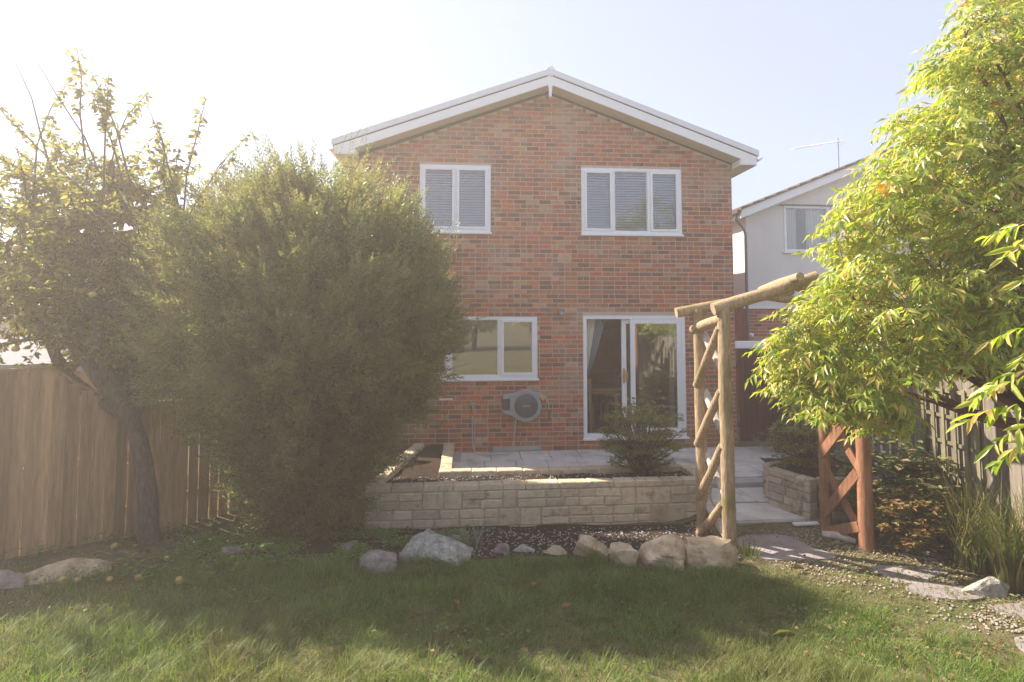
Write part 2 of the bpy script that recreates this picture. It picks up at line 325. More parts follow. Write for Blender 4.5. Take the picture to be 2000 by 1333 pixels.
def scatter(tmpl, P, X, N, S):
    """copies of a leaf at points P, pointing along X, facing N, of size S -> V, F"""
    tv, tf = tmpl; X = nrm(X); Y = nrm(np.cross(N, X)); Z = np.cross(X, Y)
    S = np.broadcast_to(np.asarray(S, float).reshape(-1, 1), (len(P), 1))
    V = P[:, None, :] + S[:, None, :] * (tv[None, :, 0:1] * X[:, None, :] + tv[None, :, 1:2] * Y[:, None, :] + tv[None, :, 2:3] * Z[:, None, :])
    F = tf[None] + (np.arange(len(P)) * len(tv))[:, None, None]
    return V.reshape(-1, 3), F.reshape(-1, tf.shape[1])
def rdir(n): return nrm(rng.normal(size=(n, 3)))
def meshobj(name, me, parent=None, **kw):
    o = bpy.data.objects.new(name, me); link(o, parent); return tag(o, **kw) if kw else o

# ------------------------------------------------------------------ the lie of the land
YAW = R(4.7); W0 = Vector((0, 9.96, 0)); CU, SU = math.cos(YAW), math.sin(YAW)
def H(u, v, z=0.0): return Vector((W0.x + u * CU - v * SU, W0.y + u * SU + v * CU, z))     # house frame -> world
def sstep(x, a, b):
    t = np.clip((x - a) / (b - a), 0, 1); return t * t * (3 - 2 * t)
GY = [-30, 0, 2, 3.4, 4.5, 5.5, 6.2, 7.2, 60]; GZ = [0.7, 0.55, 0.38, 0.20, 0.03, -0.10, -0.17, -0.34, -0.34]
GR = [0.7, 0.55, 0.36, 0.17, 0.0, -0.10, -0.14, -0.11, -0.11]
def gz(x, y):
    x = np.asarray(x, float); y = np.asarray(y, float)
    w = sstep(x, 2.0, 2.9)
    z = np.interp(y, GY, GZ) * (1 - w) + np.interp(y, GY, GR) * w
    return z + 0.012 * np.sin(2.1 * x + 0.7) * np.sin(1.7 * y) + 0.008 * np.sin(5.3 * x + 3.1 * y)
def gzf(x, y): return float(gz(x, y))

xs = np.concatenate([-np.geomspace(1500, 8, 16), np.linspace(-7.5, 7.5, 76), np.geomspace(8, 1500, 16)])
ys = np.concatenate([-np.geomspace(1500, 6, 16), np.linspace(-5, 11, 81), np.geomspace(12, 1500, 16)])
XX, YY = np.meshgrid(xs, ys); V = np.stack([XX, YY, gz(XX, YY)], -1).reshape(-1, 3)
nx, ny = len(xs), len(ys); I = np.arange(nx * ny).reshape(ny, nx)
F = np.stack([I[:-1, :-1], I[:-1, 1:], I[1:, 1:], I[1:, :-1]], -1).reshape(-1, 4)
g = meshobj('ground', fastmesh('ground', V, F, M['earth']), kind='structure')
g.data.polygons.foreach_set('use_smooth', [True] * len(g.data.polygons))

# ------------------------------------------------------------------ the brick house
HU0, HU1, EAVE, APEX, UC = -2.66, 4.03, 4.99, 6.30, 0.64
COURSE = 0.0797
SLOPE = (6.50 - 5.155) / 3.70
W1 = (-1.62, -0.375, 3.79, 4.988); W2 = (1.243, 3.088, 3.785, 4.988); W3 = (-2.15, 0.45, 1.237, 2.32); DR = (1.255, 3.11, 0.19, 2.336)
OPEN = [W1, W2, W3, DR]
house = thing('brick_house', 'detached red brick house with white gable bargeboards and patio door', 'house', W0, YAW)

def wall_cells(mb, u0, u1, z0, z1, opens, y0, y1):
    us = sorted({u0, u1, *[o[0] for o in opens], *[o[1] for o in opens]}); zs = sorted({z0, z1, *[o[2] for o in opens], *[o[3] for o in opens]})
    for i in range(len(us) - 1):
        for j in range(len(zs) - 1):
            cu, cz = (us[i] + us[i + 1]) / 2, (zs[j] + zs[j + 1]) / 2
            if not any(o[0] < cu < o[1] and o[2] < cz < o[3] for o in opens):
                mb.box(us[i], us[i + 1], y0, y1, zs[j], zs[j + 1])

BW, BH = 0.214, COURSE - 0.0145
brick_cache = {}
def brick_mesh(w, tone):
    k = (round(w, 3), tone)
    if k not in brick_cache:
        b = MB().box(-w / 2, w / 2, 0, 0.03, -BH / 2, BH / 2)
        me = b.mesh('brick', M['brick%d' % tone]); bm = bmesh.new(); bm.from_mesh(me)
        es = [e for e in bm.edges if all(v.co.y < 0.01 for v in e.verts)]
        bmesh.ops.bevel(bm, geom=es, offset=0.003, segments=1, affect='EDGES'); bmesh.ops.recalc_face_normals(bm, faces=bm.faces)
        bm.to_mesh(me); bm.free(); brick_cache[k] = me
    return brick_cache[k]

def courses(u0, u1, z0, ztop, opens, limit=None):
    """bricks of the wall: (centre u, centre z, width, tone, whole)"""
    out = []; k = 0; z = z0
    rr = random.Random(5)
    while z + BH < ztop:
        zc = z + COURSE / 2; a0, a1 = (u0, u1) if limit is None else limit(z + COURSE * 0.9, u0, u1)
        iv = [(a0, a1)]
        for o in opens:
            if o[2] - 0.03 < zc < o[3] + 0.03:
                iv = [q for (a, b) in iv for q in ((a, min(b, o[0])), (max(a, o[1]), b)) if q[1] - q[0] > 0.03]
        mixed = (k % 4 == 1 or rr.random() < 0.25) and zc < 5.0
        u = u0 - (0.1125 if k % 2 else 0.0) - rr.uniform(0, 0.012)
        while u < u1:
            if mixed and rr.random() < 0.45: w = 0.1125
            else: w = 0.225
            b0, b1 = u + 0.0065, u + w - 0.0065
            t = rr.random()
            tone = rr.choice([0, 0, 1, 2, 2, 3, 6, 7, 8]) if t < 0.64 else rr.choice([4, 4, 5, 3, 1])
            if w < 0.2 and rr.random() < 0.5: tone = rr.choice([4, 5, 1])
            for a, b in iv:
                c0, c1 = max(a + 0.004, b0), min(b - 0.004, b1)
                if c1 - c0 > 0.02: out.append(((c0 + c1) / 2, zc, c1 - c0, tone, abs((c1 - c0) - (b1 - b0)) < 1e-6, w))
            u += w
        z += COURSE; k += 1
    return out

def lay_bricks(wall, bricks, pick, n_single, origin_y=0.0):
    """the bricks that show largest stay single parts, the rest is one joined part"""
    cand = sorted([i for i, b in enumerate(bricks) if b[4] and pick(b)], key=lambda i: pick(bricks[i]))[:n_single]
    single = set(cand); mbs = MB()
    for i, (u, z, w, tone, whole, w0) in enumerate(bricks):
        dy = origin_y - 0.0045 + random.uniform(-0.0015, 0.0015)
        if i in single:
            o = bpy.data.objects.new('brick', brick_mesh(0.212 if w0 > 0.2 else 0.0995, tone)); link(o, wall)
            o.location = (u, dy, z); o.rotation_euler = (0, random.uniform(-.006, .006), random.uniform(-.006, .006))
        else:
            src = MB().box(u - w / 2, u + w / 2, dy, dy + 0.03, z - BH / 2, z + BH / 2)
            e = 0.003
            v = [(u - w / 2, dy + e, z - BH / 2), (u + w / 2, dy + e, z - BH / 2), (u + w / 2, dy + e, z + BH / 2), (u - w / 2, dy + e, z + BH / 2),
                 (u - w / 2 + e, dy, z - BH / 2 + e), (u + w / 2 - e, dy, z - BH / 2 + e), (u + w / 2 - e, dy, z + BH / 2 - e), (u - w / 2 + e, dy, z + BH / 2 - e),
                 (u - w / 2, dy + .03, z - BH / 2), (u + w / 2, dy + .03, z - BH / 2), (u + w / 2, dy + .03, z + BH / 2), (u - w / 2, dy + .03, z + BH / 2)]
            mbs.add(v, [(4, 5, 6, 7), (0, 1, 5, 4), (1, 2, 6, 5), (2, 3, 7, 6), (3, 0, 4, 7), (8, 9, 1, 0), (9, 10, 2, 1), (10, 11, 3, 2), (11, 8, 0, 3)], tone)
    if mbs.v:
        me = mbs.mesh('brickwork', [M['brick%d' % i] for i in range(len(BR))])
        o = bpy.data.objects.new('brickwork', me); link(o, wall); o['kind'] = 'stuff'
    return len(single)

wb = MB(); wall_cells(wb, HU0, HU1, -0.3, EAVE + 0.1, OPEN, 0.0, 0.28)
zt = EAVE + 0.1
wb.prism([(HU0, zt), (HU1, zt), (UC, zt + (HU1 - UC) * SLOPE - 0.02)], 0.0, 0.28)
wall = wb.build('wall', M['mortar'], house)
def glim(z, u0, u1):
    if z < EAVE + 0.1: return u0, u1
    h = (zt + (HU1 - UC) * SLOPE - 0.02 - z) / SLOPE
    return max(u0, UC - h), min(u1, UC + h)
bricks = courses(HU0, HU1, 0.0, 6.33, OPEN, glim)
def pick(b):
    u, z = b[0], b[1]
    if u < -0.95 or (u < -0.2 and z > 2.4 and u < -0.3): return 0
    p = H(u, 0, z); d = (p - Vector((0, 0, CAMZ))).length
    return d
lay_bricks(wall, bricks, pick, 300)
# side and rear walls, plain
MB().box(HU0 + .002, HU0 + 0.25, 0.285, 8.5, -0.3, EAVE + 0.05).build('side_wall', M['brick1'], house)
MB().box(HU1 - 0.25, HU1 - .002, 0.285, 8.5, -0.3, EAVE + 0.05).build('side_wall', M['brick1'], house)
MB().box(HU0 + 0.252, HU1 - 0.252, 8.25, 8.5, -0.3, EAVE + 0.05).build('rear_wall', M['brick1'], house)
# concrete slip over the foot of the wall and a white overflow pipe
MB().box(-0.33, 0.50, -0.024, 0.0, 0.005, 0.085).build('concrete_lintel', M['concrete'], house, bevel=0.004)
MB().tube([(-1.24, 0.02, 0.90), (-1.24, -0.06, 0.90), (-1.02, -0.075, 0.905)], 0.016, 8).build('overflow_pipe', M['upvc'], house)

# roof: slabs, verge trim, bargeboards, soffits, fascias, gutters
OV, EO = 0.32, 0.40          # overhang of the gable and of the eaves
ru0, ru1 = HU0 - EO, HU1 + EO - 0.05
def rz(u): return 6.50 - abs(u - UC) * SLOPE         # top edge of the bargeboard
roof = MB()
for s, ue in ((-1, ru0), (1, ru1)):
    pl = [(UC, rz(UC) + 0.10), (ue, rz(ue) + 0.10), (ue, rz(ue) + 0.03), (UC, rz(UC) + 0.03)]
    roof.prism(pl if s > 0 else pl[::-1], -OV + 0.02, 8.8)
roof = roof.build('roof', M['tile'], house)
MB().tube([(UC, -OV - 0.01, rz(UC) + 0.10), (UC, 8.8, rz(UC) + 0.10)], 0.085, 12).build('ridge_tile', M['verge'], roof)
disc = MB().lathe([(0.0, -0.012), (0.085, -0.012), (0.095, 0.0), (0.095, 0.03)], 20, (UC, -OV - 0.02, rz(UC) + 0.075)).build('ridge_end_cap', M['upvc_board'], roof)
for s, ue in ((-1, ru0), (1, ru1)):
    nm = 'verge_trim'
    pl = [(UC, rz(UC) + 0.125), (ue, rz(ue) + 0.125), (ue, rz(ue) + 0.022), (UC, rz(UC) + 0.022)]
    MB().prism(pl, -OV - 0.035, -OV + 0.02).build(nm, M['verge'], house)
    pl = [(UC, rz(UC) + 0.022), (ue - s * .02, rz(ue - s * .02) + 0.022), (ue - s * .02, rz(ue - s * .02)), (UC, rz(UC))]
    MB().prism(pl, -OV - 0.008, -OV + 0.03).build('verge_gap', M['seal'], house)
    uw = HU0 if s < 0 else HU1
    ui = uw + s * 0.02; ub = ue - s * 0.06
    d = 0.155
    # bargeboard with its boxed end over the eaves
    pl = [(UC, rz(UC)), (ub, rz(ub)), (ub, rz(ui) - d - 0.10), (ui, rz(ui) - d - 0.10), (ui, rz(ui) - d), (UC, rz(UC) - d)]
    MB().prism(pl, -OV - 0.022, -OV).build('bargeboard', M['upvc_board'], house)
    pl = [(UC, rz(UC) - d + 0.03), (ui, rz(ui) - d + 0.03), (ui, rz(ui) - d + 0.015), (UC, rz(UC) - d + 0.015)]
    MB().prism(pl, -OV + 0.002, 0.02).build('soffit', M['soffit'], house)
    zb = rz(ui) - d - 0.10
    a, b = sorted((ui, ub))
    MB().box(a, b, -OV + 0.002, 8.7, zb, zb + 0.015).build('soffit', M['soffit'], house)
    MB().box(min(ub, ub + s * .02), max(ub, ub + s * .02), -OV - 0.022, 8.7, zb - 0.01, rz(ub) + 0.0).build('fascia', M['upvc_board'], house)
    a, b = sorted((ui, ui - s * 0.018))
    MB().box(a, b, -OV + 0.001, -0.02, zb, rz(ui) - d).build('box_end_return', M['upvc_board'], house)
    gx = ub + s * 0.075
    prof = [(gx + 0.055 * math.cos(t), rz(ub) - 0.02 + 0.055 * math.sin(t)) for t in np.linspace(math.pi, 2 * math.pi, 9)]
    prof += [(gx + 0.048 * math.cos(t), rz(ub) - 0.02 + 0.048 * math.sin(t)) for t in np.linspace(2 * math.pi, math.pi, 9)]
    MB().prism(prof, -OV - 0.03, 8.7).build('gutter', M['upvc_board'], house)
# turned drop finial at the apex
fb = MB(); zf = rz(UC) - 0.155
fb.prism([(UC - 0.055, zf), (UC + 0.055, zf), (UC + 0.03, zf - 0.06), (UC + 0.022, zf - 0.19), (UC - 0.022, zf - 0.19), (UC - 0.03, zf - 0.06)], -OV - 0.035, -OV + 0.0)
fb.lathe([(0.0, -0.03), (0.022, -0.02), (0.03, 0.0), (0.022, 0.02), (0.0, 0.03)], 12, (UC, -OV - 0.016, zf - 0.205))
fb.build('finial', M['upvc_board'], house)

def ring(mb, u0, u1, z0, z1, t, y0, y1, mi=0):
    """four bars round an opening"""
    mb.box(u0, u1, y0, y1, z1 - t, z1, mi); mb.box(u0, u1, y0, y1, z0, z0 + t, mi)
    mb.box(u0, u0 + t, y0, y1, z0 + t, z1 - t, mi); mb.box(u1 - t, u1, y0, y1, z0 + t, z1 - t, mi)
    return mb

def window(o, lights, blind=True, label=None, gm='glass'):
    """lights: (u0, u1, sash) inside the outer frame"""
    u0, u1, z0, z1 = o
    # the window part is its outer frame
    fr = ring(MB(), u0 + .003, u1 - .003, z0 + .003, z1 - .003, 0.055, 0.005, 0.075)
    for a, b in zip(lights[:-1], lights[1:]):
        fr.box(a[1], b[0], 0.006, 0.074, z0 + 0.058, z1 - 0.058)
    w = fr.build('window', M['upvc'], house)
    if label: w['label'] = label
    sl = MB(); sl.box(u0 - 0.015, u1 + 0.02, -0.045, 0.06, z0 - 0.035, z0 + 0.002)
    sl.build('sill', M['upvc'], w, bevel=0.006)
    for a, b, sash in lights:
        t = 0.045 if sash else 0.012
        s_ = ring(MB(), a + .002, b - .002, z0 + 0.057, z1 - 0.057, t, -0.012 if sash else 0.02, 0.055)
        s_.build('sash' if sash else 'glazing_bead', M['upvc'], w, bevel=0.004)
        ga, gb, g0, g1 = a + t, b - t, z0 + 0.057 + t, z1 - 0.057 - t
        MB().box(ga - .004, gb + .004, 0.027, 0.031, g0 - .004, g1 + .004).build('pane', M[gm], w)
        if blind:
            bl = MB(); z = g0 - 0.02
            bl.box(ga - .02, gb + .02, 0.085, 0.125, g1 - 0.0, g1 + 0.04)
            while z < g1 + 0.02:
                bl.add([(ga - .03, 0.072, z), (gb + .03, 0.072, z), (gb + .03, 0.112, z + 0.040), (ga - .03, 0.112, z + 0.040)], [(0, 1, 2, 3)])
                bl.add([(ga - .03, 0.073, z - .001), (gb + .03, 0.073, z - .001), (gb + .03, 0.1135, z + 0.0385), (ga - .03, 0.1135, z + 0.0385)], [(3, 2, 1, 0)])
                z += 0.047
            ob = bl.build('blind', M['blind'], w); ob['kind'] = 'stuff'
    return w

window(W1, [(W1[0] + .055, -1.005, True), (-0.975, W1[1] - .055, True)], label='two light upper window with drawn blinds')
w2 = window(W2, [(W2[0] + .055, 1.815, True), (1.85, 2.455, False), (2.505, W2[1] - .055, True)], label='three light upper window with drawn blinds')
w3 = window(W3, [(W3[0] + .055, -1.12, True), (-1.05, -0.24, False), (-0.19, W3[1] - .055, True)], blind=False, label='kitchen window with clear glass', gm='glass_mirror')

# patio door: outer frame, sliding leaf pushed open, fixed leaf
u0, u1, z0, z1 = DR
pd = ring(MB(), u0 + .003, u1 - .003, z0 + .003, z1 - .003, 0.065, 0.0, 0.13).build('patio_door', M['upvc'], house, bevel=0.004)
MB().box(u0 - 0.02, u1 + 0.03, -0.05, 0.10, z0 - 0.03, z0 + 0.004).build('sill', M['upvc'], pd, bevel=0.006)
ring(MB(), 2.11, u1 - 0.066, z0 + 0.066, z1 - 0.066, 0.085, 0.006, 0.05).build('fixed_leaf', M['upvc'], pd, bevel=0.005)
MB().box(2.19, u1 - 0.147, 0.026, 0.030, z0 + 0.147, z1 - 0.147).build('pane', M['glass_mirror'], pd)
sf = ring(MB(), 1.965, 2.92, z0 + 0.068, z1 - 0.068, 0.085, 0.062, 0.108).build('sliding_leaf', M['upvc'], pd, bevel=0.005)
MB().box(2.046, 2.839, 0.083, 0.087, z0 + 0.149, z1 - 0.149).build('pane', M['glass'], pd)
hb = MB().box(1.985, 2.012, 0.052, 0.0615, 1.13, 1.40); hb.box(1.985, 2.012, 0.02, 0.052, 1.17, 1.20); hb.box(1.985, 2.012, 0.02, 0.052, 1.33, 1.36); hb.box(1.985, 2.012, 0.006, 0.02, 1.15, 1.38)
hb.build('handle', M['brass'], pd, bevel=0.003)
MB().box(2.04, 2.075, 0.045, 0.062, 1.20, 1.33).build('lock_plate', M['brass'], pd, bevel=0.003)

# rooms behind the glass
rm = MB(); rm.box(0.75, HU1 - .26, 0.29, 4.6, 0.11, 0.17); rm.build('room_floor', M['carpet'], house)
rm = MB(); rm.box(0.70, 0.75, 0.282, 3.3, 0.17, 2.46); rm.box(0.75, HU1 - .26, 3.3, 3.36, 0.17, 2.46); rm.box(HU1 - .275, HU1 - .255, 0.29, 4.6, 0.17, 2.46); rm.build('room_wall', M['room_wall'], house)
MB().box(HU0 + .26, HU1 - .26, 0.282, 4.7, 2.46, 2.52).build('room_ceiling', M['room_light'], house)
rm = MB(); rm.box(HU0 + .26, 0.699, 3.2, 3.26, 0.17, 2.46); rm.build('kitchen_wall', M['kitchen_paint'], house)
MB().box(HU0 + .26, 0.699, 0.29, 3.2, 0.11, 0.169).build('kitchen_floor', M['carpet'], house)
MB().box(HU0 + .26, HU1 - .26, 1.6, 1.65, 2.53, 4.95).build('bedroom_wall', M['room_light'], house)
kc = MB(); kc.box(HU0 + .3, 0.4, 2.7, 3.19, 0.17, 1.05); kc.box(-2.1, -0.9, 2.85, 3.19, 1.55, 2.25); kc.build('kitchen_unit', M['oak'], house)

def local(o): o.parent = None; return o
def indoors(name, label, cat, u, v, z=0.171, rz_=0.0):
    return thing(name, label, cat, H(u, v, z), YAW + rz_)
hu = indoors('display_cabinet', 'tall dark mahogany cabinet against the dining room wall', 'cabinet', 2.25, 2.72)
MB().box(-0.75, 0.75, -0.05, 0.5, 0.0, 0.85).build('base', M['mahogany'], hu, bevel=.01)
c = MB().box(-0.7, 0.7, 0.1, 0.5, 0.85, 1.82); c.box(-0.76, 0.76, 0.05, 0.52, 1.82, 1.90); c.build('upper_case', M['mahogany'], hu, bevel=.01)
for k in range(3):
    x = -0.66 + k * 0.45
    ring(MB(), x, x + 0.42, 0.93, 1.78, 0.06, 0.075, 0.105).build('door', M['mahogany'], hu, bevel=.006)
    MB().box(x, x + .42, -0.075, -0.045, 0.08, 0.80).build('door', M['mahogany'], hu, bevel=.01)
tb = indoors('dining_table', 'honey oak dining table just inside the patio door', 'table', 1.72, 1.55)
MB().box(-0.62, 0.55, -0.5, 0.5, 0.70, 0.74).build('tabletop', M['oak'], tb, bevel=.008)
MB().box(-0.52, 0.45, -0.4, 0.4, 0.62, 0.70).build('apron', M['oak'], tb)
for sx, sy in ((-.5, -.4), (.43, -.4), (-.5, .4), (.43, .4)): MB().box(sx - .035, sx + .035, sy - .035, sy + .035, 0, 0.62).build('leg', M['oak'], tb)
def chair(u, v, r, label):
    t = indoors('dining_chair', label, 'chair', u, v, 0.171, r); t['group'] = 'dining chairs inside the patio door'
    MB().box(-.22, .22, -.21, .21, .43, .48).build('seat', M['cloth_blue'], t, bevel=.02)
    MB().box(-.215, .215, -.205, .205, .37, .43).build('seat_rail', M['oak'], t)
    for sx, sy in ((-.195, -.185), (.195, -.185)): MB().box(sx - .02, sx + .02, sy - .02, sy + .02, 0, .43).build('leg', M['oak'], t)
    for sx in (-.195, .195): MB().bar((sx, .19, 0), (sx, .24, .98), .04, .04, (0, 1, 0)).build('leg', M['oak'], t)
    MB().box(-.175, .175, .215, .25, .88, .97).build('back_rail', M['oak'], t); MB().box(-.17, .17, .212, .235, .56, .86).build('backrest', M['cloth_blue'], t, bevel=.008)
chair(1.42, 0.95, R(160), 'oak dining chair with pale seat pad nearest the open door')
chair(2.22, 1.70, R(-85), 'oak dining chair with blue padded back at the table end')
bag = indoors('bag', 'black bag slumped on the dining table', 'bag', 1.50, 1.55, 0.915)
bm = bmesh.new(); bmesh.ops.create_icosphere(bm, subdivisions=3, radius=1)
for v in bm.verts:
    n = noise.noise(v.co * 1.7); v.co = Vector((v.co.x * .22 * (1 + .2 * n), v.co.y * .13, max(v.co.z, -.72) * .13 * (1 + .35 * n) + .094))
me = bpy.data.meshes.new('bag_body'); bm.to_mesh(me); bm.free(); me.materials.append(M['black_soft']); meshobj('bag_body', me, bag)
MB().bar((0.05, 0, .15), (0.12, 0.0, .30), .015, .02).build('strap', M['white_mark'], bag)

def curtain(name, label, u, v, z0, z1, w, tie, mats, loc=None, folds=7, side=1):
    """a gathered hanging curtain drawn towards one side"""
    t = tag(bpy.data.objects.new(name, None), label, 'curtain'); t.location = H(u, v, z0) if loc is None else loc; t.rotation_euler = (0, 0, YAW); link(t)
    n, m = 44, 16
    for part, (a, b), mt in (('lining', (0.0, 0.55), mats[0]), ('border', (0.55, 1.0), mats[1])):
        V, Fq = [], []
        for j in range(m + 1):
            h = j / m; zz = (z1 - z0) * h
            ww = w * (tie + (1 - tie) * max(0.0, (h - 0.42) / 0.58) ** 0.8) if h > 0.42 else w * (tie + 0.12 * (0.42 - h))
            for i in range(n + 1):
                s = a + (b - a) * i / n
                V.append((side * s * ww, 0.035 * math.sin(s * folds * 2 * math.pi) * (0.5 + 0.5 * tie), zz))
        for j in range(m):
            for i in range(n): Fq.append((j * (n + 1) + i, j * (n + 1) + i + 1, (j + 1) * (n + 1) + i + 1, (j + 1) * (n + 1) + i))
        o = MB().add(V, Fq, 0, True).build(part, mt, t)
    return t
curtain('patio_curtain', 'cream curtain with blue border tied back at the open patio door', 1.30, 0.24, 0.35, 2.42, 0.46, 0.16, (M['cloth_cream'], M['cloth_blue']), side=1)

# ------------------------------------------------------------------ things fixed to the house wall
def onwall(name, label, cat, u, z, v=0.0): return thing(name, label, cat, H(u, v, z), YAW)
rl = onwall('hose_reel', 'grey wall mounted hose reel with dark round cover', 'hose reel', 0.225, 0.79, -0.012)
out = [(0.265 * math.cos(t), 0.265 * math.sin(t)) for t in np.linspace(R(-112), R(28), 18)]
out += [(0.285, 0.13), (0.285, 0.215), (0.20, 0.225)] + [(0.275 * math.cos(t), 0.275 * math.sin(t)) for t in np.linspace(R(62), R(112), 8)]
out += [(-0.235, 0.205), (-0.36, 0.205), (-0.395, 0.175), (-0.40, 0.125), (-0.28, 0.125), (-0.28, -0.065), (-0.40, -0.065), (-0.39, -0.12), (-0.35, -0.135), (-0.26, -0.15), (-0.17, -0.21)]
MB().prism(out, -0.20, -0.03).build('casing', M['reel_grey'], rl, bevel=0.012)
MB().box(-0.25, 0.2, -0.03, 0.0, -0.15, 0.15).build('bracket', M['reel_dark'], rl)
MB().box(-0.392, -0.285, -0.15, -0.06, -0.066, 0.126).build('handle', M['reel_dark'], rl, bevel=0.012)
MB().lathe([(0.0, -0.027), (0.188, -0.022), (0.20, -0.012), (0.20, 0.01)], 36, (0, -0.20, 0.01)).build('cover', M['reel_dark'], rl)
MB().box(-0.10, 0.0, -0.17, -0.09, 0.262, 0.285).build('top_clip', M['orange'], rl, bevel=.005)
MB().prism([(0.235, 0.205), (0.285, 0.212), (0.295, 0.10), (0.27, 0.085)], -0.206, -0.07).build('hose_guide', M['yellow'], rl, bevel=.006)
fc = bpy.data.curves.new('maker_mark', 'FONT'); fc.body = 'Hozelock'; fc.size = 0.034; fc.align_x = 'CENTER'; fc.align_y = 'CENTER'; fc.extrude = 0.0006
fo = bpy.data.objects.new('t', fc); COL.objects.link(fo)
dg = bpy.context.evaluated_depsgraph_get(); me = bpy.data.meshes.new_from_object(fo.evaluated_get(dg)); bpy.data.objects.remove(fo)
me.materials.clear(); me.materials.append(M['white_mark'])
mk = meshobj('maker_mark', me, rl); mk.location = (0, -0.2295, 0.012); mk.rotation_euler = (R(90), 0, 0); mk['label'] = 'small white lettering'
hs = MB(); hs.tube([(0.30, -0.14, 0.15), (0.36, -0.13, 0.12), (0.395, -0.12, 0.02), (0.415, -0.11, -0.14), (0.425, -0.10, -0.28)], 0.011, 8)
hs.build('hose_end', M['hose'], rl)
MB().tube([(0.405, -0.11, -0.08), (0.412, -0.11, -0.26)], 0.017, 8).build('spray_gun', M['reel_dark'], rl)
tp = onwall('garden_tap', 'small dull outdoor tap with orange hose connector', 'tap', -0.68, 0.78)
MB().lathe([(0.0, -0.03), (0.05, -0.028), (0.055, -0.01), (0.055, 0.0)], 16).build('wall_plate', M['metal'], tp)
MB().tube([(0, -0.02, 0), (0, -0.085, 0), (0, -0.10, -0.05), (0, -0.10, -0.09)], 0.013, 8).build('spout', M['metal'], tp)
MB().box(-.03, .03, -.075, -.06, .02, .045).build('handle', M['metal'], tp, bevel=.004)
MB().tube([(0, -0.10, -0.09), (0, -0.10, -0.16)], [0.02, 0.017], 10).build('connector', M['orange'], tp)
hp = [(-0.68, -0.10, 0.62), (-0.685, -0.11, 0.40), (-0.68, -0.13, 0.20), (-0.655, -0.19, 0.07), (-0.60, -0.27, 0.024), (-0.42, -0.33, 0.024), (-0.22, -0.32, 0.026), (-0.06, -0.25, 0.06), (0.01, -0.19, 0.20), (0.035, -0.18, 0.38), (0.04, -0.19, 0.52), (0.06, -0.21, 0.60)]
def smooth(pts, n=6):
    pts = [Vector(p) for p in pts]; q = [pts[0]] + pts + [pts[-1]]; o = []
    for i in range(len(pts) - 1):
        a, b, c, d = q[i:i + 4]
        for k in range(n):
            t = k / n; o.append(0.5 * ((2 * b) + (c - a) * t + (2 * a - 5 * b + 4 * c - d) * t * t + (3 * b - a - 3 * c + d) * t ** 3))
    return o + [pts[-1]]
ho = MB().tube([H(*p) for p in smooth(hp)], 0.0105, 8).build('garden_hose', M['hose'])
tag(ho, 'pale grey hose looping from the tap down to the reel', 'hose')
lp = onwall('security_light', 'small grey sensor light on the brick wall between window and door', 'light', 0.865, 2.40)
MB().box(-.03, .03, -.03, 0, -.03, .05).build('back_plate', M['metal'], lp, bevel=.006)
MB().lathe([(0.0, -.10), (.035, -.095), (.045, -.06), (.03, -.03)], 14, (0.0, 0, -0.04)).build('sensor_head', M['reel_grey'], lp)
MB().lathe([(0.0, -.09), (.03, -.085), (.035, -.05), (.02, -.02)], 14, (0.01, 0, 0.05)).build('lamp', M['metal'], lp)

# ------------------------------------------------------------------ patio, path and raised planters
def hobj(name, mb, mat, **kw):
    o = mb.build(name, mat); o.location = W0; o.rotation_euler = (0, 0, YAW); return tag(o, **kw)
patio = hobj('patio', MB().box(-1.0, 5.0, -2.03, -0.0, -0.5, -0.028), M['concrete'], kind='structure')
slab_v = []
for k in range(5):
    b = MB().box(-.2445, .2445, -.2945, .2945, -.05, 0); me = b.mesh('slab', M['slab']); bm = bmesh.new(); bm.from_mesh(me)
    bmesh.ops.bevel(bm, geom=list(bm.edges), offset=0.006, segments=1, affect='EDGES')
    for v in bm.verts: v.co += Vector((random.uniform(-.003, .003), random.uniform(-.003, .003), random.uniform(-.002, .0)))
    bmesh.ops.recalc_face_normals(bm, faces=bm.faces); bm.to_mesh(me); bm.free(); slab_v.append(me)
def slab(parent, u, v, z, su=1, sv=1, tilt=0.0):
    o = bpy.data.objects.new('slab', random.choice(slab_v)); link(o, parent); o.location = (u, v, z + random.uniform(-.004, .004)); o.scale = (su, sv, 1)
    o.rotation_euler = (tilt + random.uniform(-.004, .004), random.uniform(-.004, .004), random.uniform(-.006, .006))
for j in range(3):
    v = -0.02 - 0.30 - j * 0.602
    for i in range(12):
        u = -0.88 + 0.245 + i * 0.499 - (0.12 if j == 1 else 0)
        slab(patio, u, v, 0)
path = hobj('path', MB().box(2.42, 3.62, -3.3, -2.04, -0.4, -0.115), M['concrete'], kind='structure')
for j in range(2):
    for i in range(2):
        if i == 1 and j == 1: slab(path, 2.75 + .30, -2.34 - j * 0.62, -0.085 - .01 * j, .95, 1.0)
        else: slab(path, 2.70 + i * 0.60, -2.34 - j * 0.62, -0.085 - .01 * j, 1.18, 1.0)

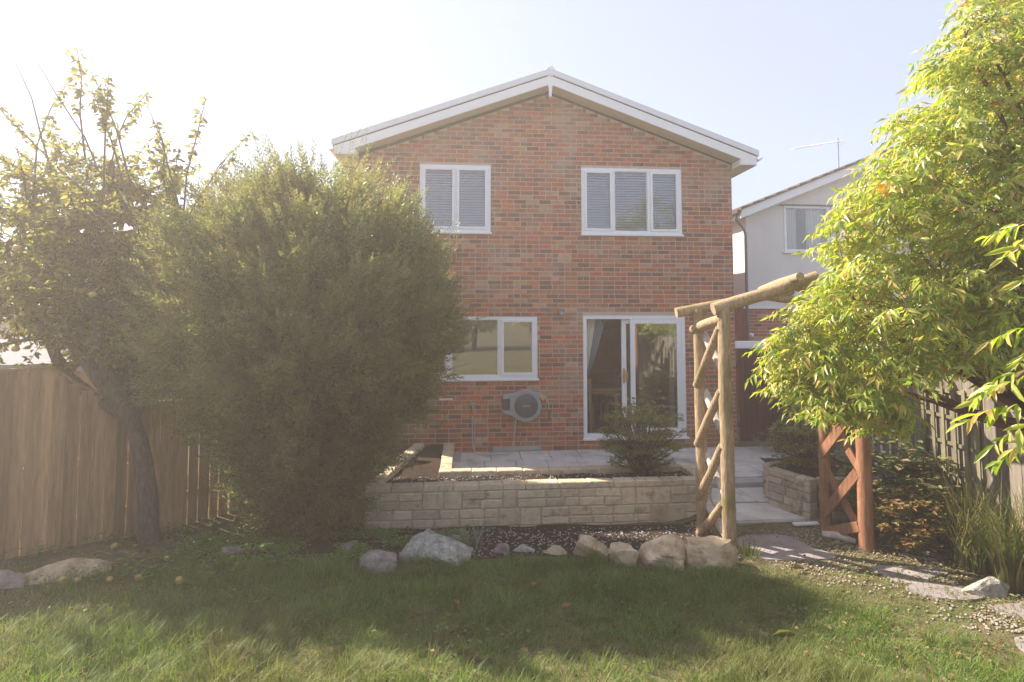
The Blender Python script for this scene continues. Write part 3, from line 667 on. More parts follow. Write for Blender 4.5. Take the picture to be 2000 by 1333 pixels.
def block(parent, a, b, t, z0, z1, mat, off=0.0):
    """one roughly dressed stone between a and b (2-D), t thick towards the left of a->b"""
    d = (b - a); n = Vector((-d.y, d.x)).normalized(); a = a - n * off; b = b - n * off; mb = MB()
    j = lambda s=.005: random.uniform(-s, s)
    vs = []
    for z in (z0, z1):
        for p in (a, b, b + n * t, a + n * t): vs.append((p.x + j(), p.y + j(), z + j(.004)))
    mb.add(vs, [(0, 3, 2, 1), (4, 5, 6, 7), (0, 1, 5, 4), (1, 2, 6, 5), (2, 3, 7, 6), (3, 0, 4, 7)])
    return mb.build('stone_block', mat, parent, bevel=0.010)
def masonry(parent, A, B, t, z0, z1, mat, cap=0.09, pair=0.22):
    A, B = Vector(A), Vector(B); L = (B - A).length; d = (B - A).normalized(); g_ = 0.009
    n = Vector((-d.y, d.x))
    core = MB(); q = [A + n * .014 + d * .01, B + n * .014 - d * .01, B + n * (t - .014) - d * .01, A + n * (t - .014) + d * .01]
    core.add([(p.x, p.y, z0 - .02) for p in q] + [(p.x, p.y, z1 - .02) for p in q], [(0, 3, 2, 1), (4, 5, 6, 7), (0, 1, 5, 4), (1, 2, 6, 5), (2, 3, 7, 6), (3, 0, 4, 7)])
    core.build('mortar_core', M['mortar'], parent)
    def row(za, zb, lo, hi):
        s = 0.0
        while s < L - 0.02:
            w = min(random.uniform(lo, hi), L - s)
            if L - s - w < lo * 0.5: w = L - s
            block(parent, A + d * (s + g_ / 2), A + d * (s + w - g_ / 2), t, za + g_ / 2, zb - g_ / 2, mat, random.uniform(0, .012)); s += w
    row(z1 - cap, z1, 0.28, 0.44)
    z = z1 - cap
    while z - z0 > 0.04:
        zb = max(z0, z - pair); s = 0.0
        if z - zb < 0.14: row(zb, z, .22, .42); z = zb; continue
        zm = (z + zb) / 2 + random.uniform(-.02, .02)
        while s < L - 0.02:
            if random.random() < 0.33: w = random.uniform(.18, .30); parts = 1
            else: w = random.uniform(.34, .6); parts = 2
            w = min(w, L - s)
            if L - s - w < .12: w = L - s
            if parts == 1: block(parent, A + d * (s + g_ / 2), A + d * (s + w - g_ / 2), t, zb + g_ / 2, z - g_ / 2, mat, random.uniform(0, .012))
            else:
                for za_, zb_ in ((zb, zm), (zm, z)):
                    m_ = random.uniform(.35, .65) * w if w > .42 else None
                    cuts = [0, w] if m_ is None else [0, m_, w]
                    for c0, c1 in zip(cuts[:-1], cuts[1:]):
                        block(parent, A + d * (s + c0 + g_ / 2), A + d * (s + c1 - g_ / 2), t, za_ + g_ / 2, zb_ - g_ / 2, mat, random.uniform(0, .012))
            s += w
        z = zb

pl = thing('raised_planter', 'long raised planter of buff stone blocks in front of the patio', 'planter', W0, YAW)
masonry(pl, (-2.06, -2.57), (2.42, -2.57), 0.17, -0.38, 0.20, M['stone'])
masonry(pl, (2.25, -1.79), (-1.17, -1.79), 0.17, -0.05, 0.20, M['stone'], cap=0.10, pair=.16)
masonry(pl, (-1.0, -1.79), (-1.0, -0.12), 0.17, -0.04, 0.20, M['stone'], cap=0.09, pair=.16)
masonry(pl, (-1.64, -0.12), (-2.06, -2.40), 0.17, -0.38, 0.20, M['stone'])
masonry(pl, (2.42, -2.40), (2.42, -1.79), 0.17, -0.30, 0.20, M['stone'])
def soil_sheet(mb, poly, z, step=0.07, amp=0.03):
    xs_ = [p[0] for p in poly]; ys_ = [p[1] for p in poly]
    nx_, ny_ = int((max(xs_) - min(xs_)) / step) + 1, int((max(ys_) - min(ys_)) / step) + 1
    g_ = np.zeros((ny_ + 1, nx_ + 1), int); vs = []
    for j in range(ny_ + 1):
        for i in range(nx_ + 1):
            x = min(xs_) + (max(xs_) - min(xs_)) * i / nx_; y = min(ys_) + (max(ys_) - min(ys_)) * j / ny_
            g_[j, i] = len(vs); vs.append((x, y, z + amp * noise.noise(Vector((x * 3, y * 3, z))) + amp * .6 * noise.noise(Vector((x * 11, y * 11, z)))))
    mb.add(vs, [(g_[j, i], g_[j, i + 1], g_[j + 1, i + 1], g_[j + 1, i]) for j in range(ny_) for i in range(nx_)], 0, True)
sm = MB(); soil_sheet(sm, [(-1.98, -2.42), (2.27, -2.42), (2.27, -1.94), (-1.98, -1.94)], 0.125); sm.build('soil', M['soil'], pl)
sm = MB(); soil_sheet(sm, [(-1.86, -1.96), (-1.17, -1.96), (-1.17, -0.03), (-1.86, -0.03)], 0.128); sm.build('soil', M['soil'], pl)

pr_ = thing('raised_planter', 'short raised planter of weathered grey-brown stone by the right trellis frame', 'planter')
A_, B_, C_ = Vector((3.31, 7.50)), Vector((3.56, 6.93)), Vector((4.62, 7.02))
masonry(pr_, A_, B_, 0.14, -0.14, 0.37, M['stone_r'], cap=.09, pair=.2)
masonry(pr_, B_ + (C_ - B_).normalized() * .15, C_, 0.14, -0.14, 0.37, M['stone_r'], cap=.09, pair=.2)
sm = MB(); soil_sheet(sm, [(3.55, 7.08), (4.62, 7.08), (4.62, 8.3), (3.55, 8.3)], 0.30); sm.build('soil', M['soil'], pr_)
masonry(pr_, (4.6, 8.4), (3.35, 7.75), 0.12, -0.05, 0.36, M['stone_r'], cap=.09, pair=.2)

# chips and crumbs: pale stone chips over the dark soil strip and the beds, gravel round the path
def pebbles(name, P, S, mat, label, cat, parent=None):
    tv = np.array([(1, 0, 0), (-.5, .8, 0), (-.5, -.8, 0), (.1, .1, .55), (0, 0, -.5)]) ; tf = np.array([(0, 1, 3), (1, 2, 3), (2, 0, 3), (1, 0, 4), (2, 1, 4), (0, 2, 4)])
    n = len(P); a = rng.uniform(0, 6.283, n); X = np.stack([np.cos(a), np.sin(a), rng.normal(0, .15, n)], -1); N = nrm(np.stack([rng.normal(0, .25, n), rng.normal(0, .25, n), np.ones(n)], -1))
    V, F = scatter((tv, tf), P, X, N, S)
    o = meshobj(name, fastmesh(name, V, F, mat), parent)
    return tag(o, label, cat, kind='stuff')
n = 5200
x = rng.uniform(-0.9, 2.35, n); y = rng.uniform(5.85, 7.45, n)
k = (y < 7.32 + .02 * x) & (y > 5.95 + 0.16 * np.sin(2.2 * x + 1)) & (rng.random(n) < 0.75)
x, y = x[k], y[k]; strip = np.stack([x, y, gz(x, y) + .012], -1)
pebbles('stone_chips', strip[::3], rng.uniform(.006, .019, len(strip[::3])), M['chip'], 'white stone chips strewn over the dark soil before the planter', 'chips')
# dark soil strip itself
sx = np.linspace(-3.2, 2.35, 90); sy = np.linspace(5.75, 7.42, 30); SX, SY = np.meshgrid(sx, sy)
SZ = gz(SX, SY) + 0.006 + 0.012 * np.array([[noise.noise(Vector((a * 9, b * 9, 1))) for a in sx] for b in sy])
edge = (SY < 5.88 + 0.12 * np.sin(2.2 * SX + 1)); SZ[edge] -= 0.05
I = np.arange(SX.size).reshape(SX.shape); F = np.stack([I[:-1, :-1], I[:-1, 1:], I[1:, 1:], I[1:, :-1]], -1).reshape(-1, 4)
so = meshobj('soil_bed', fastmesh('soil_bed', np.stack([SX, SY, SZ], -1).reshape(-1, 3), F, M['soil']), kind='structure')
n = 9000
x = rng.uniform(2.2, 4.9, n); y = rng.uniform(4.2, 7.0, n)
dens = sstep(x + .55 * (y - 5.6), 2.35, 3.2) * (0.25 + 0.75 * sstep(np.array([noise.noise(Vector((a * 1.3, b * 1.3, 5))) for a, b in zip(x, y)]), -.25, .25))
k = (rng.random(n) < dens) & ~((x > 2.3) & (x < 3.5) & (y > 6.72))
x, y = x[k], y[k]; P = np.stack([x, y, gz(x, y) + .008], -1)
pebbles('gravel', P, rng.uniform(.008, .022, len(P)), M['gravel'], 'pale gravel scattered round the flagstones and trellis arch', 'gravel')
# crumbs in the planter
n = 600; u = rng.uniform(-1.8, 2.2, n); v = rng.uniform(-2.38, -1.95, n); P = np.array([H(a, b, .135 + random.uniform(-.005, .01)) for a, b in zip(u, v)])
pebbles('soil_crumbs', P, rng.uniform(.006, .018, n), M['chip'], None, None, None)
bpy.data.objects['soil_crumbs'].parent = pl; bpy.data.objects['soil_crumbs'].matrix_parent_inverse = (Matrix.Translation(W0) @ Matrix.Rotation(YAW, 4, 'Z')).inverted()

# ------------------------------------------------------------------ rocks and flagstones
def rock(name, x, y, sx, sy, sz, rz_, mat, label, seed, cat='rock', sharp=0.35, sink=0.25, group='rocks edging the lawn'):
    bm = bmesh.new(); bmesh.ops.create_icosphere(bm, subdivisions=4, radius=1)
    o_ = Vector((seed * 7.3, seed * 3.1, seed * 1.7)); rr = random.Random(seed)
    planes = [(Vector((rr.uniform(-1, 1), rr.uniform(-1, 1), rr.uniform(-.2, 1))).normalized(), rr.uniform(.46, .74)) for _ in range(15)] + [(Vector((rr.uniform(-.15, .15), rr.uniform(-.15, .15), 1)).normalized(), .62)]
    for v in bm.verts:
        p = v.co.copy() * 1.15
        for nn, dd in planes:
            e = p.dot(nn) - dd
            if e > 0: p -= nn * e * .98
        p *= 1.12 + .06 * noise.noise(p * 1.6 + o_) + .06 * noise.noise(p * 3.5 + o_) + .035 * noise.noise(p * 9 + o_) + .018 * noise.noise(p * 22 + o_)
        v.co = Vector((p.x * sx, p.y * sy, p.z * sz))
    me = bpy.data.meshes.new(name); bm.to_mesh(me); bm.free(); me.materials.append(mat)
    o = meshobj(name, me); o.location = (x, y, gzf(x, y) + sz * (.6 - sink)); o.rotation_euler = (rr.uniform(-.08, .08), rr.uniform(-.08, .08), rz_)
    return tag(o, label, cat, group)
rock('rock', -1.08, 5.86, .11, .09, .08, R(40), M['rock_pink'], 'small pinkish rock tucked against the large grey rock', 5)
rock('rock', -0.95, 6.62, .13, .12, .13, R(0), M['rock_grey'], 'small grey stone standing near the planter foot', 6)
rock('rock', -0.66, 6.48, .13, .11, .10, R(30), M['rock_pink'], 'small brownish stone beside the strap leaved plant', 7)
rock('rock', -0.10, 6.20, .12, .08, .085, R(5), M['rock_pink'], 'small half buried pinkish stone left of centre in the edging', 8)
rock('rock', 0.12, 6.20, .10, .07, .06, R(-5), M['rock_grey'], 'low grey stone half hidden by lawn grass', 9)
rock('rock', 0.46, 6.12, .115, .08, .085, R(8), M['rock_buff'], 'small buff stone alone in the middle of the edging', 10)
def slab_rock(x, y, sx, sy, sz, rot, mat, label, seed, lift=.3):
    """a quarried chunk: squared sides, split top, broken edges"""
    bm = bmesh.new(); bmesh.ops.create_cube(bm, size=1); bmesh.ops.subdivide_edges(bm, edges=bm.edges, cuts=9, use_grid_fill=True); rr = random.Random(seed); o_ = Vector((seed * 3.7, seed, seed * 2.3))
    cuts = [(Vector((rr.uniform(-1, 1), rr.uniform(-1, 1), rr.uniform(-.1, .8))).normalized(), rr.uniform(.40, .56)) for _ in range(8)]
    sh = (rr.uniform(-.25, .25), rr.uniform(-.2, .2), rr.uniform(-.15, .15))
    for v in bm.verts:
        p = v.co.copy()
        for nn, dd in cuts:
            e = p.dot(nn) - dd
            if e > 0: p -= nn * e
        p.x += sh[0] * p.z * .5; p.z += sh[1] * p.x * .5 + sh[2] * p.y * .4
        st = .025 * (1 if noise.noise(p * 2.5 + o_) > 0 else -1)
        p *= 1 + st + .07 * noise.noise(p * 3 + o_) + .035 * noise.noise(p * 8 + o_) + .02 * noise.noise(p * 19 + o_)
        v.co = Vector((p.x * sx, p.y * sy, p.z * sz))
    me = bpy.data.meshes.new('rock'); bm.to_mesh(me); bm.free(); me.materials.append(mat)
    o = meshobj('rock', me); o.location = (x, y, gzf(x, y) + sz * lift); o.rotation_euler = (R(rot[0]), R(rot[1]), R(rot[2])); return tag(o, label, 'rock', 'rocks edging the lawn')
slab_rock(0.86, 6.06, .38, .20, .24, (8, 22, -40), M['rock_buff'], 'leaning buff rock at the left of the four big sandstones', 12)
slab_rock(1.12, 5.86, .30, .24, .22, (14, 10, -24), M['rock_buff'], 'squat tilted buff rock second of the four big sandstones', 13)
slab_rock(1.48, 5.78, .44, .32, .31, (16, 4, -16), M['rock_buff'], 'creased buff boulder third of the four big sandstones', 14, .28)
slab_rock(1.98, 5.78, .52, .36, .30, (9, -3, -5), M['rock_buff'], 'squared buff sandstone block against the rustic post', 15, .28)
slab_rock(-0.76, 5.98, .68, .40, .26, (16, 8, -14), M['rock_grey'], 'large pale grey lichened rock at the lawn edge', 33, .22)
slab_rock(-1.30, 5.66, .34, .26, .22, (10, -6, 12), M['rock_pink'], 'pinkish brown rock left of the large grey rock', 34, .25)
rock('rock', -4.72, 5.05, .50, .16, .16, R(28), M['rock_pink'], 'long grey-brown edging stone in front of the left fence', 21, sink=.4)
rock('rock', -4.15, 5.45, .42, .15, .15, R(35), M['rock_buff'], 'long buff edging stone at the left border further along', 22, sink=.4)
rock('rock', -2.9, 6.05, .16, .12, .10, R(20), M['rock_pink'], 'rounded stone in the weeds below the yew', 23)
rock('rock', -1.75, 6.20, .13, .10, .09, R(50), M['rock_pink'], 'small stone among the creeping weeds', 24)
rock('rock', 4.12, 5.02, .24, .14, .15, R(20), M['rock_grey'], 'pale grey rock at the right edge of the garden', 25, sink=.3)

def flag(pts, label, seed, t=.035, lift=.012):
    """a flat irregular flagstone from its outline"""
    cx = sum(p[0] for p in pts) / len(pts); cy_ = sum(p[1] for p in pts) / len(pts)
    q = smooth([(p[0] - cx, p[1] - cy_, 0) for p in pts] + [(pts[0][0] - cx, pts[0][1] - cy_, 0)], 4)[:-1]
    rr = random.Random(seed); q = [(p.x + rr.uniform(-.012, .012), p.y + rr.uniform(-.012, .012)) for p in q]; n = len(q)
    z = [gzf(cx + a, cy_ + b) + lift for a, b in q]; z0 = gzf(cx, cy_)
    mb = MB(); vs = [(a, b, zz - z0) for (a, b), zz in zip(q, z)] + [(a * 1.01, b * 1.01, zz - z0 - t) for (a, b), zz in zip(q, z)] + [(0, 0, lift)]
    mb.add(vs, [(i, (i + 1) % n, 2 * n) for i in range(n)] + [(i, n + i, n + (i + 1) % n, (i + 1) % n) for i in range(n)])
    o = mb.build('flagstone', M['slate']); o.location = (cx, cy_, z0); return tag(o, label, 'flagstone', 'stepping flagstones')
flag([(2.44, 6.30), (2.55, 6.52), (3.05, 6.55), (3.20, 6.30), (3.33, 5.98), (2.95, 5.86), (2.62, 5.84), (2.45, 5.98)], 'largest purple-grey flagstone between the two trellis frames', 1)
flag([(3.50, 5.72), (3.75, 5.70), (4.05, 5.62), (4.1, 5.48), (3.85, 5.40), (3.70, 5.22), (3.52, 5.26), (3.46, 5.5)], 'purple-grey flagstone right of the arch, upper of the touching pair', 2)
flag([(3.56, 5.20), (3.80, 5.26), (4.02, 5.10), (3.98, 4.94), (3.72, 4.82), (3.50, 4.90), (3.42, 5.08)], 'purple-grey oval flagstone, lower of the touching pair', 3, lift=.018)
flag([(3.86, 4.78), (4.3, 4.80), (4.35, 4.55), (4.0, 4.50), (3.80, 4.62)], 'flagstone cut off by the right edge of the picture', 4)
flag([(3.52, 4.12), (3.95, 4.15), (4.0, 3.75), (3.66, 3.70), (3.42, 3.9)], 'nearest flagstone low in the right corner', 5)
flag([(4.02, 6.02), (4.35, 6.10), (4.5, 5.95), (4.2, 5.86)], 'small brown flagstone below the tall grass clump', 6)

# ------------------------------------------------------------------ rustic trellis arch
ar = thing('rustic_arch', 'rustic timber garden arch of round posts with diagonal lattice sides', 'arch')
LF, LB, RF, RB = Vector((2.30, 6.15)), Vector((2.18, 6.66)), Vector((3.74, 6.15)), Vector((3.60, 6.66))
def post(p, ztop, r, mat, lean=(0, 0)):
    z0 = gzf(p.x, p.y) - .1; pts = [(p.x + lean[0] * t + random.uniform(-.006, .006), p.y + lean[1] * t, z0 + (ztop - z0) * t) for t in np.linspace(0, 1, 9)]
    return MB().tube(pts, [r * (1.04 - .08 * t) for t in np.linspace(0, 1, 9)], 14, cap_mi=1, wob=.02).build('post', [mat, M['log_end']], ar)
post(LF, 2.42, .070, M['post'], (-.02, 0)); post(LB, 2.40, .064, M['post']); post(RF, 2.42, .072, M['red_wood']); post(RB, 2.40, .060, M['red_wood'])
def log(a, b, r, mat, name='lattice_log', r2=None):
    a, b = Vector(a), Vector(b); m_ = (a + b) / 2 + Vector((random.uniform(-.01, .01), 0, random.uniform(-.012, .012)))
    return MB().tube([a, a.lerp(m_, .5), m_, m_.lerp(b, .5), b], [r, r * 1.03, r, r * .98, r2 or r * .96], 10, cap_mi=1, wob=.04).build(name, [mat, M['log_end']], ar)
def side(F_, B_, s, z): p = F_.lerp(B_, s); return Vector((p.x, p.y, z))
off = Vector((-.05, -.02, 0))
for zb, zf in ((1.52, 2.20), (.85, 1.52), (.26, .94), (-.14, .34)): log(side(LF, LB, .98, zb) + off, side(LF, LB, .06, zf) + off, .046, M['post'])
for zb, zf in ((2.12, 1.60), (1.46, .92), (.78, .26), (.20, -.12)): log(side(LF, LB, .98, zb) - off, side(LF, LB, .02, zf) - off, .046, M['log_grey'])
log(side(LF, LB, 1.12, 2.16) + off * .6, side(LF, LB, -.02, 2.30) + off * .6, .058, M['post'], 'side_rail')
def plank(a, b, w, t, mat): 
    d = (Vector(b) - Vector(a)).normalized(); s = Vector((RB.x - RF.x, RB.y - RF.y, 0)).normalized(); up = s.cross(Vector((0, 0, 1)))
    return MB().bar(a, b, w, t, up, 0).build('lattice_plank', mat, ar, bevel=.004)
off = Vector((-.055, -.012, 0))
for zb, zf in ((1.36, 1.98), (.74, 1.34), (.06, .66), (-.14, .1)): plank(side(RF, RB, .98, zb) + off, side(RF, RB, .05, zf) + off, .105, .03, M['red_wood'])
for zb, zf in ((1.92, 1.36), (1.24, .62), (.56, -.06), (2.3, 1.98)): plank(side(RF, RB, .98, zb) - off * .3, side(RF, RB, .05, zf) - off * .3, .085, .03, M['red_wood'])
MB().bar(side(RF, RB, 1.13, -.2) + Vector((-.03, .0, 0)), side(RF, RB, 1.13, 2.3) + Vector((-.03, 0, 0)), .035, .05).build('edge_batten', M['log_grey'], ar)
for yy, r, x0 in ((6.15, .068, 2.17), (6.70, .060, 1.93)):
    za = 2.68 if yy < 6.4 else 2.56
    ap = (3.30, yy, za + .07); log((x0, yy, 2.42 - (2.3 - x0) * .15), ap, r, M['post'], 'rafter'); log((3.95, yy, 2.42), (3.0, yy + .01, za), r * .9, M['post'], 'rafter')
log((3.02, 5.95, 2.74), (3.02, 6.9, 2.64), .045, M['post'], 'ridge_pole')

# ------------------------------------------------------------------ left fence, upright boards with a swept top
FA, FB = Vector((-5.75, 5.10)), Vector((-2.72, 9.55)); FD = (FB - FA).normalized(); FL = (FB - FA).length; FN = Vector((FD.y, -FD.x))
fl = thing('board_fence', 'brown upright board fence with a swept top beside the apple tree', 'fence', (FA.x, FA.y, gzf(FA.x, FA.y)), math.atan2(FD.y, FD.x))
fz0 = gzf(FA.x, FA.y)
def ftop(s):
    if s < 1.35: return 1.76
    if s < 2.55:
        t = (s - 1.35) / 1.2; return 1.76 - .52 * (1 - (1 - t) ** 2) ** .9
    if s < 4.0: return 1.22 + .10 * (s - 2.55) / 1.45
    return 1.32 + .3 * min(1, (s - 4) / .6)
bm_cache = [MB().box(-.5, .5, -.009, .009, 0, 1).mesh('board', M['fence_l'])]
s = 0.06
while s < FL - .05:
    w = random.uniform(.10, .135); p = FA + FD * s; zb = gzf(p.x, p.y) - .02 - fz0; gap = random.uniform(.001, .004) if s < 2.6 else random.uniform(.009, .02); fk = 1 - locals().get('fk', 0)
    o = bpy.data.objects.new('board', bm_cache[0]); link(o, fl); o.location = (s + w / 2, random.uniform(-.005, .005) + .014 * fk, zb); o.scale = (w, 1, ftop(s + w / 2) - fz0 - zb)
    o.rotation_euler = (random.uniform(-.004, .004), random.uniform(-.006, .006), random.uniform(-.02, .02)); s += w + gap
for s in (0.0, 2.58, 4.02, FL):
    MB().box(s - .05, s + .05, .02, .12, gzf(*(FA + FD * s)) - fz0 - .1, ftop(max(0, s - .01)) - fz0 + .04).build('post', M['fence_l'], fl, bevel=.006)
for h in (.35, 1.0):
    MB().box(.05, FL - .05, .012, .05, h - fz0 - .35, h - fz0 - .27).build('rail', M['fence_l'], fl)
for a, b in ((0.05, 1.35), (1.35, 1.6), (1.6, 1.9), (1.9, 2.25), (2.25, 2.55), (2.62, 4.0), (4.05, FL - .05)):
    MB().bar((a, 0, ftop(a + .001) - fz0 + .012), (b, 0, ftop(b - .001) - fz0 + .012), .055, .022).build('capping', M['fence_l'], fl)

# ------------------------------------------------------------------ gate and right fence
gt = thing('side_gate', 'dark red boarded side gate between the two houses', 'gate', (4.08, 10.36, 0.02), R(1))
for k in range(9): MB().box(.02 + k * .105, .12 + k * .105, -.012, .012, .06, 1.70).build('board', M['gate'], gt, bevel=.004)
MB().box(0, .98, .012, .05, .30, .40).build('ledge', M['gate'], gt); MB().box(0, .98, .012, .05, 1.35, 1.45).build('ledge', M['gate'], gt)
MB().box(-.06, 1.05, -.05, .07, 1.72, 1.85).build('head_beam', M['upvc_board'], gt, bevel=.006)
MB().box(.97, 1.05, -.04, .06, -.1, 1.72).build('post', M['gate'], gt)
for k, (u, z) in enumerate(((.86, 1.02),)): MB().lathe([(0, -.05), (.02, -.045), (.02, -.012)], 10, (u, 0, z)).build('handle', M['metal'], gt)

GA, GB = Vector((4.95, 10.35)), Vector((4.62, 2.6)); GD = (GB - GA).normalized(); GLn = (GB - GA).length
fr = thing('board_fence', 'grey weathered board fence along the right side of the garden', 'fence', (GA.x, GA.y, 0), math.atan2(GD.y, GD.x))
bme = MB().box(-.5, .5, -.009, .009, 0, 1).mesh('board', M['fence_r'])
s = .05
while s < GLn:
    w = random.uniform(.11, .15); p = GA + GD * s; zb = gzf(p.x, p.y) - .03
    o = bpy.data.objects.new('board', bme); link(o, fr); o.location = (s + w / 2, random.uniform(-.008, .008), zb); o.scale = (w, 1, 1.78 + random.uniform(-.015, .015) - zb)
    o.rotation_euler = (random.uniform(-.006, .006), random.uniform(-.008, .008), random.uniform(-.02, .02)); s += w + random.uniform(.003, .010)
for s in np.arange(0, GLn, 1.83):
    MB().box(s - .05, s + .05, .02, .12, -.4, 1.86).build('post', M['fence_r'], fr, bevel=.006)
for h in (.45, 1.5): MB().box(0, GLn, .012, .05, h, h + .08).build('rail', M['fence_r'], fr)
def trellis(s0, s1, z0, z1, nv, nh, label, name='trellis_panel'):
    t = thing(name, label, 'trellis', (GA.x, GA.y, 0), math.atan2(GD.y, GD.x)); y = -.035
    for k in range(nv):
        s = s0 + (s1 - s0) * k / (nv - 1); MB().bar((s + random.uniform(-.01, .01), y - .012, z0), (s + random.uniform(-.01, .01), y - .012, z1), .045, .014, (0, 1, 0)).build('upright', M['trellis'], t)
    for k in range(nh):
        z = z0 + .04 + (z1 - z0 - .08) * k / (nh - 1); MB().box(s0 - .03, s1 + .03, y, y + .016, z - .018, z + .018).build('cross_bar', M['trellis'], t)
trellis(3.72, 4.52, .35, 1.55, 6, 5, 'square wooden trellis panel fixed to the right fence')
trellis(1.30, 2.35, .45, 1.45, 7, 4, 'wooden trellis panel on the fence behind the small azalea')
ft = thing('fan_trellis', 'white plastic fan trellis leaning at the right fence', 'trellis', (4.50, 6.95, .02), R(-70))
for k, dx in enumerate((-.10, -.035, .035, .10)): MB().bar((dx * .5, 0, 0), (dx * 2.2, .0, 1.15), .024, .012, (0, 1, 0)).build('slat', M['upvc'], ft)
for z in (.30, .62, .94): MB().box(-.06 - .16 * z, .06 + .16 * z, .007, .017, z - .012, z + .012).build('cross_bar', M['upvc'], ft)

# coiled pipe, log and white strip on the ground by the right frame
cp = MB()
for k in range(4):
    c = Vector((4.02 + .02 * k, 6.28 + .015 * k)); r = .27 - .022 * k; pts = [(c.x + r * math.cos(t), c.y + r * .9 * math.sin(t), gzf(c.x, c.y) + .02 + .016 * k + .05 * (k == 0) * max(0, math.sin(t + .3)) * 2.2) for t in np.linspace(0, 6.2, 30)]
    cp.tube(pts, .011, 7)
tag(cp.build('coiled_pipe', M['black_hose']), 'dark coil of garden pipe lying behind the right trellis frame', 'pipe')
tag(MB().tube([(3.46, 6.50, gzf(3.46, 6.5) + .035), (3.6, 6.42, gzf(3.6, 6.42) + .045), (3.72, 6.30, gzf(3.72, 6.3) + .03)], [.035, .045, .025], 8, wob=.12).build('weathered_log', M['log_grey']), 'short weathered log at the foot of the right trellis frame', 'log')
tag(MB().bar((3.28, 6.78, gzf(3.3, 6.8) + .03), (3.58, 6.80, gzf(3.6, 6.8) + .035), .06, .03).build('white_strip', M['upvc'], bevel=.006), 'short white plastic strip lying by the right planter', 'strip')

# ------------------------------------------------------------------ neighbouring house on the right
nb = thing('neighbour_house', 'neighbouring house with white upper gable above brick and brown tiles', 'house', (5.80, 14.0, -.1), YAW)
NW = (0.98, 2.16, 4.02, 5.17); NS = .40; NE = 5.0; NU = 3.9
w_ = MB(); wall_cells(w_, 0, 7.8, 2.66, NE, [(NW[0], NW[1], NW[2], NE)], 0, .2)
w_.prism([(0.0, NE), (NW[0], NE), (NW[0], NE + NW[0] * NS)], 0, .2); w_.prism([(NW[1], NE), (7.8, NE), (NU, NE + NU * NS), (NW[1], NE + NW[1] * NS)], 0, .2)
w_.prism([(NW[0], NW[3]), (NW[1], NW[3]), (NW[1], NE + NW[1] * NS), (NW[0], NE + NW[0] * NS)], 0, .2)
w_.build('upper_wall', M['render_white'], nb)
MB().box(0.002, .2, .205, 9, 2.66, NE).build('side_wall', M['render_white'], nb)
MB().box(.08, .2, .205, 9, -.2, 2.655).build('side_wall', M['brick1'], nb)
nw = MB().box(.07, 7.7, .07, .25, -.2, 2.655).build('wall', M['mortar'], nb)
nbr = courses(.07, 7.7, 0.0, 2.655, [])
lay_bricks(nw, nbr, lambda b: (b[0] + (3 - b[1]) * .2) if b[1] > 1.55 and b[0] < 1.6 else 0, 90, .07)
MB().box(-.01, 7.8, -.02, .21, 2.60, 2.66).build('render_stop', M['upvc_board'], nb)
ring(MB(), NW[0], NW[1], NW[2], NW[3], .06, -.02, .08).build('window', M['upvc'], nb)
nwin = nb.children[-1]
MB().box(NW[0] + .06, NW[1] - .06, .02, .026, NW[2] + .06, NW[3] - .06).build('pane', M['glass'], nwin)
MB().box(NW[0] - .1, NW[1] + .1, -.06, .0, NW[3] + .002, NW[3] + .03).build('drip_bar', M['pipe_dark'], nwin)
MB().box(NW[0] - .06, NW[1] + .06, -.06, -.0, NW[2] - .04, NW[2]).build('sill', M['upvc'], nwin)
for a, b in ((NW[0], NW[0] + .42), (NW[1] - .5, NW[1])):
    n_ = 30; vs = [(a + (b - a) * i / n_, .16 + .03 * math.sin(i * 1.3), z) for z in (NW[2], NW[3]) for i in range(n_ + 1)]
    MB().add(vs, [(i, i + 1, n_ + 2 + i, n_ + 1 + i) for i in range(n_)], 0, True).build('curtain', M['cloth_cream'], nwin)
MB().box(NW[0] - .5, NW[1] + .5, 1.2, 1.25, 2.7, NE + .3).build('room_wall', M['brick3'], nb)
# roof
for s_, ue in ((-1, -.28), (1, 8.08)):
    uw = ue; zr = lambda u: NE + .10 + (u if u < NU else 2 * NU - u) * NS
    MB().prism([(NU, zr(NU)), (ue, zr(ue)), (ue, zr(ue) - .20), (NU, zr(NU) - .20)], -.30, -.275).build('bargeboard', M['upvc_board'], nb)
    MB().prism([(NU, zr(NU) - .10), (ue, zr(ue) - .10), (ue, zr(ue) - .12), (NU, zr(NU) - .12)], -.274, .0).build('soffit', M['upvc_board'], nb)
    n_ = 14
    for k in range(n_):
        t0, t1 = k / n_, (k + 1) / n_ + .012; a, b = ue + (NU - ue) * t0, ue + (NU - ue) * t1
        MB().prism([(a, zr(a) + .075), (b, zr(b) + .022), (b, zr(b) + .004), (a, zr(a) + .004)], -.34, 9.2).build('tile_course', M['tile'], nb)
MB().prism([(-.36, NE - .08), (-.26, NE - .08), (-.25, NE - .0), (-.37, NE + .0)], -.3, 9).build('gutter', M['tile'], nb)
MB().box(-.26, .0, -.27, 9, NE - .14, NE - .12).build('soffit', M['upvc_board'], nb)
MB().tube([(-.30, -.1, NE - .05), (-.30, -.1, NE - .22), (-.09, -.08, NE - .46), (-.06, -.08, NE - .6), (-.06, -.08, .1)], .036, 10).build('downpipe', M['pipe_dark'], nb)
MB().lathe([(0, -.12), (.05, -.11), (.06, -.05), (.03, 0)], 12, (.06, .06, 1.95)).build('wall_light', M['upvc'], nb)
ae = thing('tv_aerial', 'thin white television aerial on the neighbouring roof', 'aerial', H(0, 0) * 0 + Vector((8.50, 14.6, 6.1)), R(8))
MB().tube([(0, 0, -.2), (0, 0, .85)], .016, 8).build('mast', M['metal'], ae)
